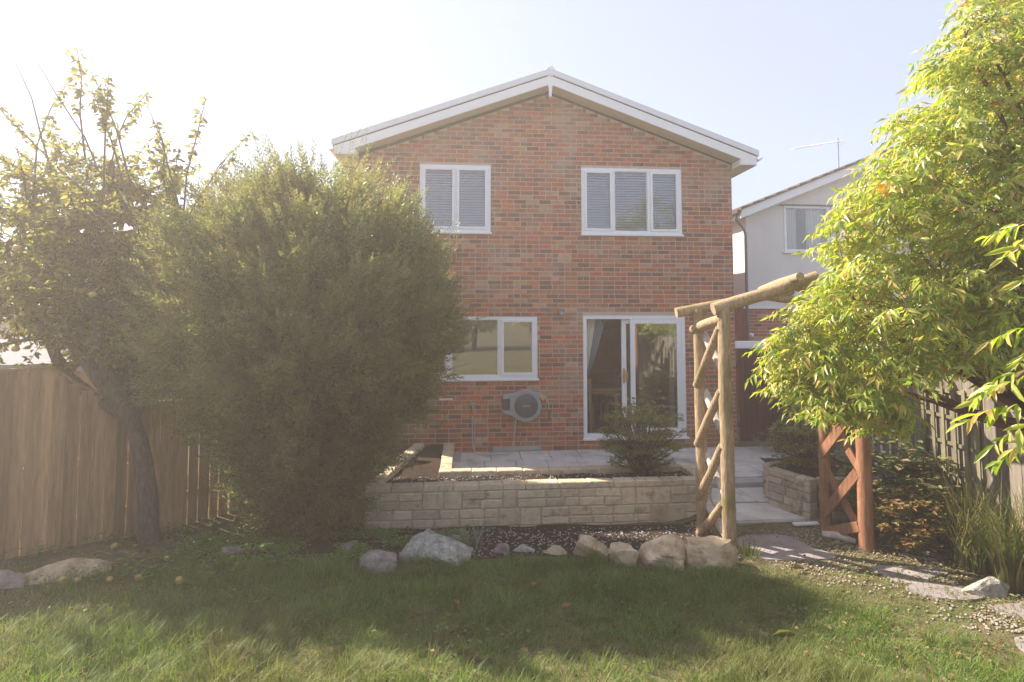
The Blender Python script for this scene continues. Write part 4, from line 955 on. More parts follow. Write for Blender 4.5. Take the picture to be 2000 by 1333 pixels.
MB().tube([(.08, 0, .78), (-1.38, -.2, .46)], .011, 6).build('boom', M['upvc'], ae)
for k in range(16):
    t = k / 15; c = Vector((.02, 0, .77)).lerp(Vector((-1.36, -.2, .465)), t); MB().tube([c + Vector((.02, -.11, 0)), c + Vector((-.02, .11, 0))], .006, 5).build('element', M['metal'], ae)
for zz in (.70, .76, .84, .90): MB().tube([(.09, -.16, zz), (.09, .16, zz)], .006, 5).build('reflector', M['metal'], ae)

# neighbouring buildings beyond the left fence
bl = thing('bungalow', 'low stone coloured house with blue-grey roof behind the apple tree', 'house', (-13.5, 15.0, -.3), R(8))
MB().box(0, 9.0, 0, 7, 0, 2.5).build('wall', M['stone_r'], bl)
MB().add([(-.3, -.3, 2.45), (9.3, -.3, 2.45), (9.3, 7.3, 2.45), (-.3, 7.3, 2.45), (-.3, 3.5, 4.4), (9.3, 3.5, 4.4)], [(0, 1, 5, 4), (2, 3, 4, 5), (1, 2, 5), (3, 0, 4), (3, 2, 1, 0)]).build('roof', M['roof_blue'], bl)
for u in (1.2, 5.2):
    ww = ring(MB(), u, u + 1.6, .95, 2.1, .07, -.03, .02).build('window', M['upvc'], bl); MB().box(u + .07, u + 1.53, -.012, -.006, 1.02, 2.03).build('pane', M['glass'], ww)
sh = thing('garden_shed', 'low shed with a pale grey roof edge beyond the left fence', 'shed', (-8.3, 7.9, -.2), R(12))
MB().box(0, 2.05, 0, 2.2, 0, 1.72).build('wall', M['fence_r'], sh)
MB().add([(-.12, -.12, 1.74), (2.17, -.12, 1.74), (2.17, 2.3, 2.05), (-.12, 2.3, 2.05), (-.12, -.12, 1.84), (2.17, -.12, 1.84), (2.17, 2.3, 2.15), (-.12, 2.3, 2.15)], [(0, 3, 2, 1), (4, 5, 6, 7), (0, 1, 5, 4), (1, 2, 6, 5), (2, 3, 7, 6), (3, 0, 4, 7)]).build('roof', M['felt'], sh)

# ------------------------------------------------------------------ vegetation
def join_leaves(parts):
    """[(V, F), ...] with equal face sizes -> one V, F"""
    o = 0; vs, fs = [], []
    for V, F in parts: vs.append(V); fs.append(F + o); o += len(V)
    return np.concatenate(vs), np.concatenate(fs)

# the yew: a shell and body of upright needle shoots round a few stems
YC = Vector((-2.50, 7.05))
YZ = [-.30, 0.0, .3, .7, 1.2, 1.7, 2.2, 2.6, 2.95, 3.3, 3.55, 3.75]; YR = [.30, .44, .66, .98, 1.40, 1.66, 1.80, 1.82, 1.66, 1.30, .86, .36]
def yew_points(n, shrink):
    z = rng.uniform(-.28, 3.74, n * 3); r0 = np.interp(z, YZ, YR); k = rng.random(n * 3) < (r0 + .3) / 2.2; z, r0 = z[k][:n], r0[k][:n]; n = len(z); a = rng.uniform(0, 2 * np.pi, n)
    lump = np.array([noise.noise(Vector((math.cos(t) * 2.4, math.sin(t) * 2.4, h * 1.4))) + .6 * noise.noise(Vector((math.cos(t) * 5, math.sin(t) * 5, h * 3 + 9))) for t, h in zip(a, z)])
    rr = np.maximum(.04, r0 * (1 + .12 * lump) - shrink * np.minimum(1, r0)); return z, a, rr
def yew_shoots(n, inner=0.0, ln=(.16, .34)):
    z, a, rr = yew_points(n, .48); n = len(z); rr = rr * (1 - inner * rng.random(n) ** .8)
    P = np.stack([YC.x + rr * np.cos(a), YC.y + rr * .92 * np.sin(a), z], -1)
    D = nrm(np.stack([np.cos(a), np.sin(a), .5 + .75 * sstep(z, 1.5, 3.8)], -1) + rng.normal(0, .35, (n, 3)))
    return P, D, rng.uniform(*ln, n)
def yew_plumes(nc, per):
    """sprays that fan out from a common base, feathery and upright near the top"""
    z, a, rr = yew_points(nc, .42); nc = len(z); up = .35 + 1.25 * sstep(z, 1.3, 3.7)
    C = np.stack([YC.x + rr * np.cos(a), YC.y + rr * .92 * np.sin(a), z], -1); A = nrm(np.stack([np.cos(a), np.sin(a), up], -1) + rng.normal(0, .22, (nc, 3)))
    ln = rng.uniform(.26, .74, nc) * (1 + .35 * sstep(z, 2.8, 3.8)); k = np.repeat(np.arange(nc), per); n = len(k); t = rng.random(n) ** .8
    A2 = nrm(A[k] + rng.normal(0, .17, (n, 3))); P = C[k] + A2 * (t * ln[k] * .72)[:, None] + rng.normal(0, .015, (n, 3))
    D = nrm(A[k] * 1.0 + rng.normal(0, .27, (n, 3)) + np.array([0, 0, .15])); return P, D, ln[k] * rng.uniform(.28, .5, n)
def needles(P, D, L, per, size):
    n = len(P); t = np.tile(np.linspace(.05, 1, per), (n, 1)); sgn = np.where(np.arange(per) % 2 == 0, 1.0, -1.0)
    sidev = nrm(np.cross(D, rdir(n))); nn = nrm(np.cross(D, sidev))
    sag = np.array([0, 0, -.10])
    Q = P[:, None] + D[:, None] * (t * L[:, None])[..., None] + sag * (t ** 2 * L[:, None])[..., None]
    X = sidev[:, None] * sgn[None, :, None] * (1.0 - .45 * t)[..., None] + D[:, None] * (.55 + .6 * t)[..., None] + rng.normal(0, .18, (n, per, 3))
    N = np.broadcast_to(nn[:, None], X.shape) + rng.normal(0, .25, X.shape)
    S = size * rng.uniform(.75, 1.25, (n, per)) * (1.1 - .4 * t)
    return scatter(leaf_s(.34, 0, .05), Q.reshape(-1, 3), X.reshape(-1, 3), nrm(N.reshape(-1, 3)), S.reshape(-1))
yw = thing('yew_bush', 'huge dark rounded yew bush with upright feathery shoots left of the house', 'bush', (YC.x, YC.y, -.34))
def at_thing(o, parent):
    o.parent = parent; o.matrix_parent_inverse = (Matrix.Translation(parent.location) @ parent.rotation_euler.to_matrix().to_4x4()).inverted(); return o
a_ = needles(*yew_plumes(900, 26), 14, .056); b_ = needles(*yew_shoots(8500, .6, (.2, .35)), 9, .11)
z_, _, _ = yew_points(10, .3); P, D, L = yew_plumes(420, 3); k = P[:, 2] > 1.5; D = nrm(D + np.array([0, 0, .6])); c_ = needles(P[k], D[k], L[k] * 2.1, 34, .032)
V, F = join_leaves([a_, b_, c_]); at_thing(meshobj('crown', fastmesh('crown', V, F, M['yew'])), yw)
st = MB()
for k in range(11):
    t = k * 2.4; e = random.uniform(.5, 1.25); h = random.uniform(2.4, 3.7)
    st.tube(smooth([(YC.x + .12 * math.cos(t), YC.y + .12 * math.sin(t), -.45), (YC.x + .35 * e * math.cos(t), YC.y + .35 * e * math.sin(t), .7), (YC.x + e * math.cos(t), YC.y + e * math.sin(t), h)], 5), [.075 * (1 - i / 11) + .008 for i in range(11)], 7)
at_thing(st.build('stem', M['bark']), yw)

# generic branching: limbs from a fork, boughs from limbs, twigs from boughs
def curve(a, b, sag=0.0, wob=.12, n=7):
    a, b = Vector(a), Vector(b); L = (b - a).length; m1 = a.lerp(b, .35) + Vector((random.uniform(-1, 1), random.uniform(-1, 1), random.uniform(-.3, .8))) * L * wob; m2 = a.lerp(b, .7) + Vector((random.uniform(-1, 1), random.uniform(-1, 1), random.uniform(-.3, .8) - sag)) * L * wob
    return smooth([a, m1, m2, b], max(2, n // 3))

# the apple tree
ap = thing('apple_tree', 'old apple tree with thin leaves and bare upright shoots at the left fence', 'tree', (-4.30, 6.62, -.3))
trunk = MB(); F0 = Vector((-4.38, 6.62, 1.15))
tp_ = smooth([(-4.12, 6.62, -.40), (-4.15, 6.62, .2), (-4.24, 6.62, .75), F0], 5)
trunk.tube(tp_, [.115 - .002 * i for i in range(len(tp_))], 12, wob=.06)
AC, AR = Vector((-5.0, 6.9, 3.35)), Vector((1.9, 1.6, 1.75))
twigs = []
limb_ends = [(-6.0, 6.7, 2.6), (-5.5, 6.9, 3.9), (-4.85, 6.8, 4.2), (-4.1, 6.9, 3.6), (-5.2, 7.4, 3.3), (-6.0, 7.2, 3.7), (-4.5, 7.1, 2.6), (-5.7, 6.6, 3.3), (-6.4, 7.0, 3.1)]
for le in limb_ends:
    pts = curve(F0, le, n=9); trunk.tube(pts, [max(.02, .085 * (1 - .75 * i / len(pts))) for i in range(len(pts))], 8, wob=.06)
    for b in range(12):
        q = pts[random.randrange(len(pts) // 3, len(pts))]
        d = Vector((random.gauss(0, 1), random.gauss(0, 1), random.gauss(.25, .7))).normalized(); e = q + d * random.uniform(.55, 1.15)
        if ((e.x - AC.x) / AR.x) ** 2 + ((e.y - AC.y) / AR.y) ** 2 + ((e.z - AC.z) / AR.z) ** 2 > 1.1: e = q.lerp(AC, -.2) * .0 + q + (AC - q).normalized() * .3 + d * .4
        bp = curve(q, e, n=6); trunk.tube(bp, [max(.007, .024 * (1 - .7 * i / len(bp))) for i in range(len(bp))], 6)
        for t in range(11):
            q2 = bp[random.randrange(1, len(bp))]; d2 = Vector((random.gauss(0, 1), random.gauss(0, 1), random.gauss(.25, .8))).normalized(); L2 = random.uniform(.25, .6)
            e2 = q2 + d2 * L2; tw = [q2, q2.lerp(e2, .5) + Vector((0, 0, .02)), e2]; trunk.tube(tw, [.006, .0045, .003], 4, cap=False); twigs.append(tw)
# water shoots
for (px_, pz_, ang, ln) in ((-5.45, 4.4, -.2, 1.1), (-5.2, 4.5, -.35, 1.2), (-5.05, 4.7, .05, .9), (-4.75, 4.55, -.25, .8), (-4.45, 4.2, -.15, .75), (-4.2, 4.0, -.2, .85), (-3.85, 4.0, .25, 1.0), (-3.75, 3.7, .35, 1.05), (-3.9, 3.9, -.25, 1.0), (-5.75, 4.3, -.45, 1.0), (-4.0, 3.6, .05, .8), (-5.5, 4.3, .1, 1.1), (-3.7, 3.3, .5, .9), (-4.6, 4.4, .15, .7), (-4.85, 4.5, .3, .7)):
    ang = ang * 1.7 + random.uniform(-.15, .15); ln *= .85; q = Vector((px_, 6.6 + random.uniform(-.4, .4), pz_)); e = q + Vector((ang * ln, random.uniform(-.2, .2), ln)); pts = [q - Vector((ang * .4 - .1, 0, .8)), q, q.lerp(e, .5) + Vector((random.uniform(-.10, .10), 0, 0)), e]
    trunk.tube(pts, [.012, .009, .006, .003], 6)
    if random.random() < .9:
        for k in range(3): twigs.append([pts[1].lerp(e, k / 4), pts[1].lerp(e, (k + 1) / 4), pts[1].lerp(e, (k + 2) / 4)])
at_thing(trunk.build('trunk', M['bark']), ap)
P, X, S = [], [], []
for tw in twigs:
    for k in range(25):
        t = random.random(); p = tw[0].lerp(tw[1], t * 2) if t < .5 else tw[1].lerp(tw[2], t * 2 - 1)
        P.append(p + Vector((random.gauss(0, .02), random.gauss(0, .02), random.gauss(0, .02)))); d = Vector((random.gauss(0, 1), random.gauss(0, 1), random.gauss(-.25, .6))); X.append(d); S.append(random.uniform(.055, .095))
V, F = scatter(leaf_t(.5, .14, .25), np.array(P), np.array(X), rdir(len(P)) + np.array([0, 0, .9]), np.array(S))
at_thing(meshobj('crown', fastmesh('crown', V, F, M['apple_leaf'])), ap)
def apple_mesh():
    bm = bmesh.new(); bmesh.ops.create_uvsphere(bm, u_segments=14, v_segments=10, radius=1)
    for v in bm.verts:
        r = math.hypot(v.co.x, v.co.y); dz = -.22 * math.exp(-(r * 3.2) ** 2) * (1 if v.co.z > 0 else -1); v.co = Vector((v.co.x, v.co.y, v.co.z * .88 + dz)) * .036
    me = bpy.data.meshes.new('apple'); bm.to_mesh(me); bm.free(); me.materials.append(M['apple'])
    me.polygons.foreach_set('use_smooth', [True] * len(me.polygons)); return me
am = apple_mesh()
for k, (x, y, z) in enumerate(((-4.95, 5.7, 2.0), (-4.6, 5.9, 1.95), (-5.15, 6.0, 2.35), (-4.35, 5.9, 2.55), (-4.9, 5.6, 3.0))):
    o = bpy.data.objects.new('apple', am); link(o); o.location = (x, y, z); tag(o, 'yellow apple hanging among the leaves of the apple tree', 'apple', 'apples hanging in the tree')
for k in range(9):
    x, y = random.uniform(-4.3, -2.4), random.uniform(4.9, 6.3)
    o = bpy.data.objects.new('apple', am); link(o); o.location = (x, y, gzf(x, y) + .034); o.rotation_euler = (random.random() * 3, random.random() * 3, 0); o.scale = [random.uniform(.65, 1.0)] * 3
    tag(o, 'yellow windfall apple lying on the ground below the apple tree', 'apple', 'windfall apples')

# the yellow-green tree on the right: compound leaves of drooping narrow leaflets
f_, th_, cyp = 1111.0, R(3.3), 552.94
def at(px, py, Y):
    a, b = (px - 1000) / f_, (cyp - py) / f_; r = Vector((a, math.cos(th_) - b * math.sin(th_), math.sin(th_) + b * math.cos(th_))); k = Y / r.y
    return Vector((r.x * k, Y, CAMZ + r.z * k))
sm_t = thing('sumac_tree', 'yellow-green tree with drooping narrow leaflets overhanging the right side', 'tree', (4.42, 4.55, 0.0))
poly = [(1915, -60), (1890, 40), (1835, 80), (1810, 130), (1835, 190), (1745, 230), (1735, 330), (1690, 335), (1655, 410), (1620, 460), (1630, 545), (1530, 605), (1505, 690), (1525, 745), (1580, 790), (1670, 828), (1705, 840), (1760, 800), (1800, 735), (1900, 720), (2000, 750), (2100, 780), (2200, 700), (2260, 300), (2200, -80)]
def inside(x, y):
    c = False; j = len(poly) - 1
    for i in range(len(poly)):
        (xi, yi), (xj, yj) = poly[i], poly[j]
        if (yi > y) != (yj > y) and x < (xj - xi) * (y - yi) / (yj - yi) + xi: c = not c
        j = i
    return c
def compound(P, D, L, npair, ls, droop=.7):
    """rachis points and leaflets of pinnate leaves"""
    n = len(P); D = nrm(D); sidev = nrm(np.cross(D, np.array([0, 0, 1.0]) + rng.normal(0, .2, (n, 3)))); m = npair * 2 + 1
    t = np.array([.22 + .70 * (k // 2) / (npair - 1) for k in range(npair * 2)] + [1.0]); sg = np.array([1 if k % 2 else -1 for k in range(npair * 2)] + [0])
    sag = np.array([0, 0, -.42])
    Q = P[:, None] + D[:, None] * (t[None] * L[:, None])[..., None] + sag * (t[None] ** 2 * L[:, None])[..., None]
    X = sidev[:, None] * sg[None, :, None] * .62 + D[:, None] * (.55 + .5 * (sg == 0))[None, :, None] + np.array([0, 0, -1.0]) * (droop * rng.uniform(.4, 1.4, (n, m)))[..., None] + rng.normal(0, .22, (n, m, 3))
    N = nrm(rng.normal(0, .6, (n, m, 3)) + np.array([0, 0, .6]) + D[:, None] * .6)
    S = (ls * L / .2)[:, None] * rng.uniform(.6, 1.3, (n, m)) * (1 - .28 * np.abs(t - .5))[None]
    return Q.reshape(-1, 3), X.reshape(-1, 3), N.reshape(-1, 3), S.reshape(-1), (P, D, L)
wood = MB(); TB = Vector((4.42, 4.55, gzf(4.42, 4.55) - .1)); FK = Vector((4.25, 4.6, 1.45))
wood.tube(smooth([TB, (4.40, 4.57, .6), FK], 5), [.10 - .003 * k for k in range(11)], 10, wob=.05)
ends = [at(1560, 720, 4.9), at(1700, 790, 4.7), at(1650, 560, 4.9), at(1720, 400, 4.8), at(1830, 260, 4.7), at(1880, 80, 4.5), at(1800, 620, 4.2), at(1960, 420, 4.0), at(2080, 200, 4.3), at(1900, 560, 5.3), at(2050, 560, 3.7), at(1760, 500, 5.4)]
limbs = []
for _ in range(16):
    x, y = random.uniform(1560, 2150), random.uniform(0, 800)
    if inside(x, y) and inside(x - 40, y): ends.append(at(x, y, random.uniform(4.2, 5.2)))
for e in ends:
    pts = curve(FK, e, sag=-.3, wob=.10, n=9); wood.tube(pts, [max(.006, .036 * (1 - .85 * i / len(pts))) for i in range(len(pts))], 7); limbs += pts[2:]
cl = []
while len(cl) < 1180:
    x, y = random.uniform(1460, 2260), random.uniform(-80, 870)
    if not inside(x, y): continue
    e_ = min(1.0, max(.25, (x - 1440) / 330)); Y = 4.72 + random.uniform(-.85, .75) * e_ - .0006 * max(0, x - 1900)
    cl.append(at(x, y, Y))
P, D, L = [], [], []
for c in cl:
    q = min(limbs, key=lambda p: (p - c).length_squared + random.uniform(0, .05)); d = (c - q); ln = d.length
    if .12 < ln < .6: wood.tube([q, q.lerp(c, .5) + Vector((random.uniform(-.08, .08), random.uniform(-.08, .08), .10)) * ln, c], [.0035, .003, .002], 4, cap=False)
    ax = (Vector((d.x, d.y, d.z * .4)).normalized() if ln > .05 else Vector((-1, 0, 0))) + Vector((-.35, -.15, 0))
    for k in range(7):
        a = random.uniform(-1.5, 1.5); dd = Vector((ax.x * math.cos(a) - ax.y * math.sin(a), ax.x * math.sin(a) + ax.y * math.cos(a), random.uniform(-.25, .45)))
        P.append(c - ax * random.uniform(0, .10) + Vector((0, 0, random.uniform(-.05, .05)))); D.append(dd); L.append(random.uniform(.11, .27))
at_thing(wood.build('branches', M['bark_red']), sm_t)
Q, X, N, S, rach = compound(np.array(P), np.array(D), np.array(L), 5, .084)
V, F = scatter(leaf_m(.25, .2, .22), Q, X, N, S)
own = np.repeat(np.arange(len(P)), 11); orange = rng.random(len(P)) < .006; mi = np.repeat(orange[own].astype(int), 4)
at_thing(meshobj('crown', fastmesh('crown', V, F, None, mi=mi, mats=[M['sumac'], M['sumac_orange']])), sm_t)
rc = MB()
for p, d, l in list(zip(*rach))[::3]:
    p, d = Vector(p), Vector(d); rc.tube([p, p + d * l * .5 + Vector((0, 0, -.105 * l)), p + d * l + Vector((0, 0, -.42 * l))], [.0028, .002, .0012], 3, cap=False)
at_thing(rc.build('leaf_stalks', M['bark_red']), sm_t).update_tag()
# a branch of it reaching close past the camera
nbw = MB(); npts = smooth([at(2120, 330, 3.2), at(2080, 560, 2.3), at(2030, 690, 1.9), at(1985, 740, 1.75)], 5); nbw.tube(npts, [.014 - .0006 * k for k in range(len(npts))], 7)
npts2 = smooth([npts[4], at(2060, 420, 1.9), at(1990, 440, 1.8)], 4); nbw.tube(npts2, [.008 - .0006 * k for k in range(len(npts2))], 6)
at_thing(nbw.build('near_branch', M['bark_red']), sm_t)
P = [at(1995, 745, 1.75), at(2015, 790, 1.72), at(2040, 850, 1.72), at(2020, 690, 1.9), at(2030, 440, 1.85), at(2020, 470, 1.8), at(2060, 720, 1.95), at(2050, 820, 1.62), at(2070, 520, 2.0), at(2040, 640, 2.1)]
D = [Vector((-1, -.15, .1)), Vector((-1, .1, .12)), Vector((-1, -.1, -.1)), Vector((-.8, -.5, .2)), Vector((-1, .1, .2)), Vector((-.9, -.3, .0)), Vector((-.9, .4, .1)), Vector((-1, .2, -.15)), Vector((-1, -.2, .1)), Vector((-.9, .3, .1))]
Q, X, N, S, _ = compound(np.array(P), np.array(D), np.array([.17, .19, .16, .15, .16, .15, .17, .15, .17, .17]), 6, .085)
V, F = scatter(leaf_t(.23, .2, .22), Q, X, N, S); at_thing(meshobj('near_leaves', fastmesh('near_leaves', V, F, M['sumac'])), sm_t)

# shrubs: stems and leaf rosettes
def shrub(name, label, c, rx, ry, h, nclu, per, ls, mat, seed, flat=.6, stem_r=.012, lw=.5, zlo=.15, tiers=0, bark='bark'):
    rr = random.Random(seed); c = Vector(c); t = thing(name, label, 'shrub', c); st = MB(); P, X, N, S = [], [], [], []
    for k in range(nclu):
        while True:
            a, b, g_ = rr.uniform(-1, 1), rr.uniform(-1, 1), rr.uniform(zlo, 1)
            q = a * a + b * b + ((g_ - .55) / .5) ** 2
            if q < 1 and (q > .3 or rr.random() < .35): break
        if tiers: g_ = round(g_ * tiers) / tiers + rr.uniform(-.05, .05)
        n_ = 1 + .2 * noise.noise(Vector((a * 2 + seed, b * 2, g_ * 2)))
        p = Vector((a * rx * n_, b * ry * n_, g_ * h * n_))
        if k % 5 == 0:
            m = Vector((p.x * .35, p.y * .35, p.z * .5)); st.tube([Vector((rr.uniform(-.03, .03), rr.uniform(-.03, .03), -.05)), m, p], [stem_r, stem_r * .65, stem_r * .3], 5, cap=False)
        for j in range(per):
            an = rr.uniform(0, 6.283); P.append(p + Vector((rr.gauss(0, ls * .5), rr.gauss(0, ls * .5), rr.gauss(0, ls * .3)))); X.append((math.cos(an), math.sin(an), rr.uniform(-.3, .5))); N.append((rr.gauss(0, 1 - flat), rr.gauss(0, 1 - flat), 1)); S.append(ls * rr.uniform(.7, 1.25))
    V, F = scatter(leaf_t(lw, .12, .15), np.array(P), np.array(X), np.array(N), np.array(S))
    meshobj('foliage', fastmesh('foliage', V, F, mat), t); st.build('stems', M[bark], t); return t
c = H(1.62, -2.1, .13); shrub('azalea_bush', 'low spreading azalea bush in the planter before the patio door', c, .58, .40, .98, 560, 14, .044, M['azalea'], 1, zlo=.12, tiers=5)
shrub('azalea_bush', 'small azalea bush in the right stone planter', (3.80, 7.55, .30), .42, .36, .72, 300, 15, .048, M['azalea'], 2, tiers=4)
shrub('broad_leaved_shrub', 'sprawling shrub with pale broad leaves behind the right trellis frame', (4.30, 6.55, -.12), .55, .45, .98, 190, 11, .085, M['broad'], 3, flat=.75, lw=.55, tiers=5)
shrub('broad_leaved_shrub', 'low broad leaved shrub beside the right fence at the tall grass', (4.40, 6.05, -.12), .35, .35, .72, 90, 9, .07, M['broad'], 4, flat=.7)
shrub('russet_shrub', 'loose reddish brown shrub between the arch and the tall grass', (4.12, 5.98, -.12), .34, .30, .66, 120, 9, .06, M['russet'], 9, flat=.5, lw=.45)
shrub('broad_leaved_shrub', 'leafy green shrub in front of the trellis panel', (4.42, 6.25, -.12), .34, .34, .95, 130, 10, .075, M['broad'], 10, flat=.6)
shrub('dead_shrub', 'grey dried up plant at the foot of the red gate', (4.55, 9.9, 0), .35, .22, .42, 60, 8, .06, M['pale_weed'], 5, flat=.2, lw=.18)

def blades(P, H_, W_, lean, mat, name, segs=3, parent=None, curl=.6, ang=None):
    """tapering bent blades"""
    n = len(P); a = rng.uniform(0, 2 * np.pi, n) if ang is None else ang; dirv = np.stack([np.cos(a), np.sin(a), np.zeros(n)], -1); sv = np.stack([-np.sin(a), np.cos(a), np.zeros(n)], -1)
    ln = lean * rng.uniform(.2, 1.6, n); V = []
    for k in range(segs + 1):
        t = k / segs; c = P + np.array([0, 0, 1.0]) * (H_ * t * (1 - curl * .35 * t * np.minimum(ln, 1.5)))[:, None] + dirv * (H_ * ln * t ** 1.8)[:, None]
        w = W_ * (1 - t ** 1.6) * .5
        if k < segs: V += [c - sv * w[:, None], c + sv * w[:, None]]
        else: V += [c]
    V = np.stack(V, 1); m = V.shape[1]; tris = []
    for k in range(segs - 1): tris += [(2 * k, 2 * k + 1, 2 * k + 3), (2 * k, 2 * k + 3, 2 * k + 2)]
    tris.append((2 * segs - 2, 2 * segs - 1, 2 * segs)); F = np.array(tris)[None] + (np.arange(n) * m)[:, None, None]
    return meshobj(name, fastmesh(name, V.reshape(-1, 3), F.reshape(-1, 3), mat), parent)
def clump(label, x, y, r, n, h, w, mat, lean=.5, cat='grass', name='grass_clump'):
    t = thing(name, label, cat, (x, y, gzf(x, y))); a = rng.uniform(0, 6.283, n); q = r * np.sqrt(rng.random(n))
    o = blades(np.stack([q * np.cos(a), q * np.sin(a), np.zeros(n)], -1), h * rng.uniform(.55, 1.1, n), w * rng.uniform(.6, 1.2, n), lean, mat, 'blades', 5, t); return t
clump('tall arching ornamental grass in front of the right fence', 4.45, 5.62, .16, 260, 1.0, .014, M['tall_grass'], .55)
clump('dark tall grass clump at the right edge of the picture', 4.48, 5.12, .20, 330, .95, .017, M['tall_grass'], .5)
clump('pale strap leaved plant behind the large grey rock', -0.42, 6.32, .10, 60, .36, .016, M['pale_weed'], .9, 'plant', 'strap_leaved_plant')
clump('tuft of greener grass against the rustic post foot', 2.42, 5.98, .10, 70, .22, .009, M['grass'], .6)
clump('grass tuft growing between the big sandstones', 0.80, 5.78, .14, 150, .20, .008, M['grass'], .6)

# ------------------------------------------------------------------ lawn
def lawn_edge(x): return 5.92 + .06 * np.sin(3 * x) + .04 * np.sin(7 * x + 1) - .22 * sstep(x, .7, 2.2) - .20 * (1 - sstep(x, -1.7, -1.1))
def lawn_right(y): return 2.35 + .55 * (5.9 - y) * sstep(5.9 - y, -.2, .8) + .10 * np.sin(4 * y)
n = 170000
y = 2.2 + 3.8 * rng.random(n) ** 1.15; x = rng.uniform(-5.2, 4.2, n)
nz = np.array([noise.noise(Vector((a * .9, b * .9, 3))) + .5 * noise.noise(Vector((a * 2.7, b * 2.7, 8))) for a, b in zip(x[::1], y[::1])])
right = sstep(x - lawn_right(y), -.9, .5); left = sstep(-x - (2.9 + .5 * (y - 4)), -.3, .9)
k = (y < lawn_edge(x) + rng.normal(0, .05, n)) & (rng.random(n) < (1 - .80 * right) * (1 - .55 * left) * (.62 + .55 * sstep(nz, -.5, .3)))
k &= (x > -1.05 * y - .4) & (x < 1.05 * y + .4)
x, y, nz, right = x[k], y[k], nz[k], right[k]
ang = np.array([noise.noise(Vector((a * 2.2, b * 2.2, 31))) * 7 + noise.noise(Vector((a * 6, b * 6, 35))) * 4 for a, b in zip(x, y)]) + rng.normal(0, .9, len(x))
h = (.055 + .075 * sstep(nz, -.3, .7)) * rng.uniform(.45, 1.5, len(x)) * (1 - .40 * right)
gr = blades(np.stack([x, y, gz(x, y) - .004], -1), h, rng.uniform(.0032, .0068, len(x)), .85, M['grass'], 'lawn_grass', 3, ang=ang)
tx, ty = rng.uniform(-4.4, 3.0, 330), 2.4 + 3.4 * rng.random(330); kk = (ty < lawn_edge(tx) + .05) & (tx < lawn_right(ty) + .2); tx, ty = tx[kk], ty[kk]
tk = np.repeat(np.arange(len(tx)), 34); m_ = len(tk); ra = rng.uniform(0, 6.283, m_); rq = .075 * np.sqrt(rng.random(m_)); bx, by = tx[tk] + rq * np.cos(ra), ty[tk] + rq * np.sin(ra)
tf_ = blades(np.stack([bx, by, gz(bx, by) - .004], -1), rng.uniform(.09, .17, len(tx))[tk] * rng.uniform(.5, 1.1, m_), rng.uniform(.0035, .0065, m_), .9, M['grass'], 'grass_tufts', 4, ang=ra + rng.normal(0, .6, m_))
tag(tf_, 'longer tufts of grass standing up through the lawn', 'grass', kind='stuff')
tag(gr, 'short uneven lawn grass with bare brownish patches', 'grass', kind='stuff')
# clover and broad weeds in the lawn, creeping weeds under the yew and litter on the soil
def ground_leaves(name, x, y, size, mat, label, cat, up=.02):
    n = len(x); a = rng.uniform(0, 6.283, n); P = np.stack([x, y, gz(x, y) + rng.uniform(.004, up, n)], -1)
    V, F = scatter(leaf_t(.62, .12, .12), P, np.stack([np.cos(a), np.sin(a), rng.uniform(-.1, .35, n)], -1), nrm(np.stack([rng.normal(0, .3, n), rng.normal(0, .3, n), np.ones(n)], -1)), size * rng.uniform(.6, 1.3, n))
    return tag(meshobj(name, fastmesh(name, V, F, mat)), label, cat, kind='stuff')
def patchy(n, x0, x1, y0, y1, sc, lo, hi, seed):
    x, y = rng.uniform(x0, x1, n), rng.uniform(y0, y1, n); q = np.array([noise.noise(Vector((a * sc, b * sc, seed))) for a, b in zip(x, y)]); k = rng.random(n) < sstep(q, lo, hi); return x[k], y[k]
x, y = patchy(14000, -3.6, -.55, 5.7, 7.1, 2.2, -.25, .15, 3); k = (y > 5.75 + .1 * np.sin(3 * x)) & (y < 7.15 + .02 * x); ground_leaves('creeping_weeds', x[k], y[k], .036, M['weed'], 'bright green creeping weeds over the soil below the yew', 'weeds', .07)
x, y = patchy(2600, -4.2, 3.3, 2.4, 5.6, 1.6, .05, .4, 6); ground_leaves('lawn_weeds', x, y, .034, M['weed'], 'flat clover leaves among the lawn grass', 'weeds', .05)
x, y = patchy(3600, 2.1, 4.8, 3.4, 6.9, 1.7, -.2, .3, 12); k = ~((x < 3.4) & (y > 5.8)); ground_leaves('path_weeds', x[k], y[k], .032, M['broad'], 'low weeds round the flagstones on the right', 'weeds', .05)
x, y = patchy(2200, 2.2, 4.8, 3.6, 6.9, 1.1, -.3, .3, 15); ground_leaves('leaf_litter', x, y, .030, M['litter'], 'brown leaf litter strewn over the gravel at right', 'leaves', .03)
x, y = patchy(1500, -4.9, 3.0, 2.6, 5.9, 1.1, -.2, .3, 18); bl_ = ground_leaves('dry_grass_litter', x, y, .034, M['litter'], 'dry scraps of leaf among the lawn grass', 'leaves', .06)
n = 2600; x, y = patchy(n, -5.6, -2.4, 5.2, 7.6, 1.4, -.2, .3, 21); ground_leaves('border_weeds', x, y, .045, M['weed'], 'low plants and weeds along the foot of the left fence', 'weeds', .12)
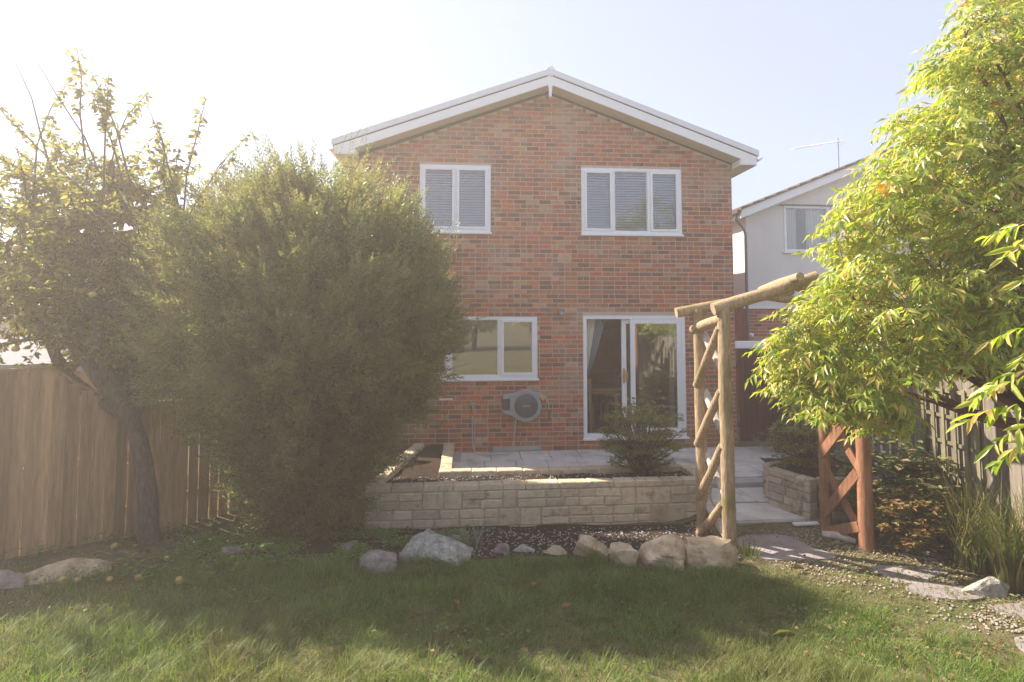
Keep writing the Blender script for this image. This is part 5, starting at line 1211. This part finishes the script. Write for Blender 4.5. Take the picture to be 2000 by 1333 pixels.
# a few larger fallen leaves one can point to
lv, lf = leaf_t(.5, .2, .25)
def fallen(x, y, s, a, mat, label, w=1.0, group='fallen leaves on the lawn'):
    V = lv.copy(); V[:, 1] *= w; me = fastmesh('fallen_leaf', V * s, lf, mat); o = meshobj('fallen_leaf', me); o.location = (x, y, gzf(x, y) + .055); o.rotation_euler = (R(8), R(-6), a); tag(o, label, 'leaf', group)
fallen(1.75, 3.98, .22, R(15), M['yellow_leaf'], 'long yellow-green blade shaped leaf on the lawn', .2)
fallen(.38, 4.50, .11, R(30), M['brown_leaf'], 'curled orange-brown leaf in the middle of the lawn')
fallen(.18, 5.0, .10, R(80), M['brown_leaf'], 'dark brown leaf beside the bare lawn patch')
fallen(-.42, 4.6, .10, R(120), M['brown_leaf'], 'pinkish brown leaf in the deeper left grass')
fallen(-1.65, 3.6, .10, R(60), M['brown_leaf'], 'reddish leaf in the lawn low on the left')
fallen(2.62, 5.52, .16, R(10), M['brown_leaf'], 'pale tan chip of bark below the largest flagstone', .7)

# ------------------------------------------------------------------ greenery behind the camera, seen in the window panes
def far_tree(name, label, x, y, h, r, n, seed, mat):
    rr = np.random.default_rng(seed); t = thing(name, label, 'tree', (x, y, gzf(x, y)), group=None)
    MB().tube([(0, 0, -.1), (.05, .02, h * .35), (0, 0, h * .7)], [.14, .11, .05], 8).build('trunk', M['bark'], t)
    d = nrm(rr.normal(size=(n, 3))); q = rr.random(n) ** .4; lump = np.array([1 + .35 * noise.noise(Vector(v) * 2.2 + Vector((seed, 0, 0))) for v in d])
    P = d * (q * lump)[:, None] * np.array([r, r, h * .36]) + np.array([0, 0, h * .62])
    V, F = scatter(leaf_t(.5, .1, .2), P, rr.normal(size=(n, 3)), nrm(rr.normal(size=(n, 3))), rr.uniform(.12, .22, n)); meshobj('crown', fastmesh('crown', V, F, mat), t)
for k, (x, y, h, r) in enumerate(((-4.2, -7.5, 3.2, 1.8), (1.2, -9.0, 3.4, 2.0), (4.9, -7.6, 3.0, 1.8), (-1.4, -8.2, 2.9, 1.7), (8.0, -8.0, 3.3, 2.0))):
    far_tree('garden_tree', ['leafy tree at the back of the garden on the left', 'tallest leafy tree at the back of the garden', 'leafy tree at the back of the garden right of centre', 'lowest leafy tree at the back of the garden', 'leafy tree in the far right back corner of the garden'][k], x, y, h, r, 5000, 40 + k, M['hedge'])

# ------------------------------------------------------------------ thin warm volume added to imitate lens glare and lift the darks
hm, hnt, hout = newmat('added_glare_veil')
pv = hnt.nodes.new('ShaderNodeVolumePrincipled'); pv.inputs['Color'].default_value = (1.0, 0.89, 0.76, 1); pv.inputs['Density'].default_value = 0.014; pv.inputs['Anisotropy'].default_value = 0.45
hnt.links.new(pv.outputs[0], hout.inputs['Volume'])
hz_ = MB().box(-22, 22, -14, 28, -2.2, 7.6).build('glare_volume', hm); hz_['kind'] = 'stuff'; hz_['label'] = 'thin warm volume added to stand in for lens glare'
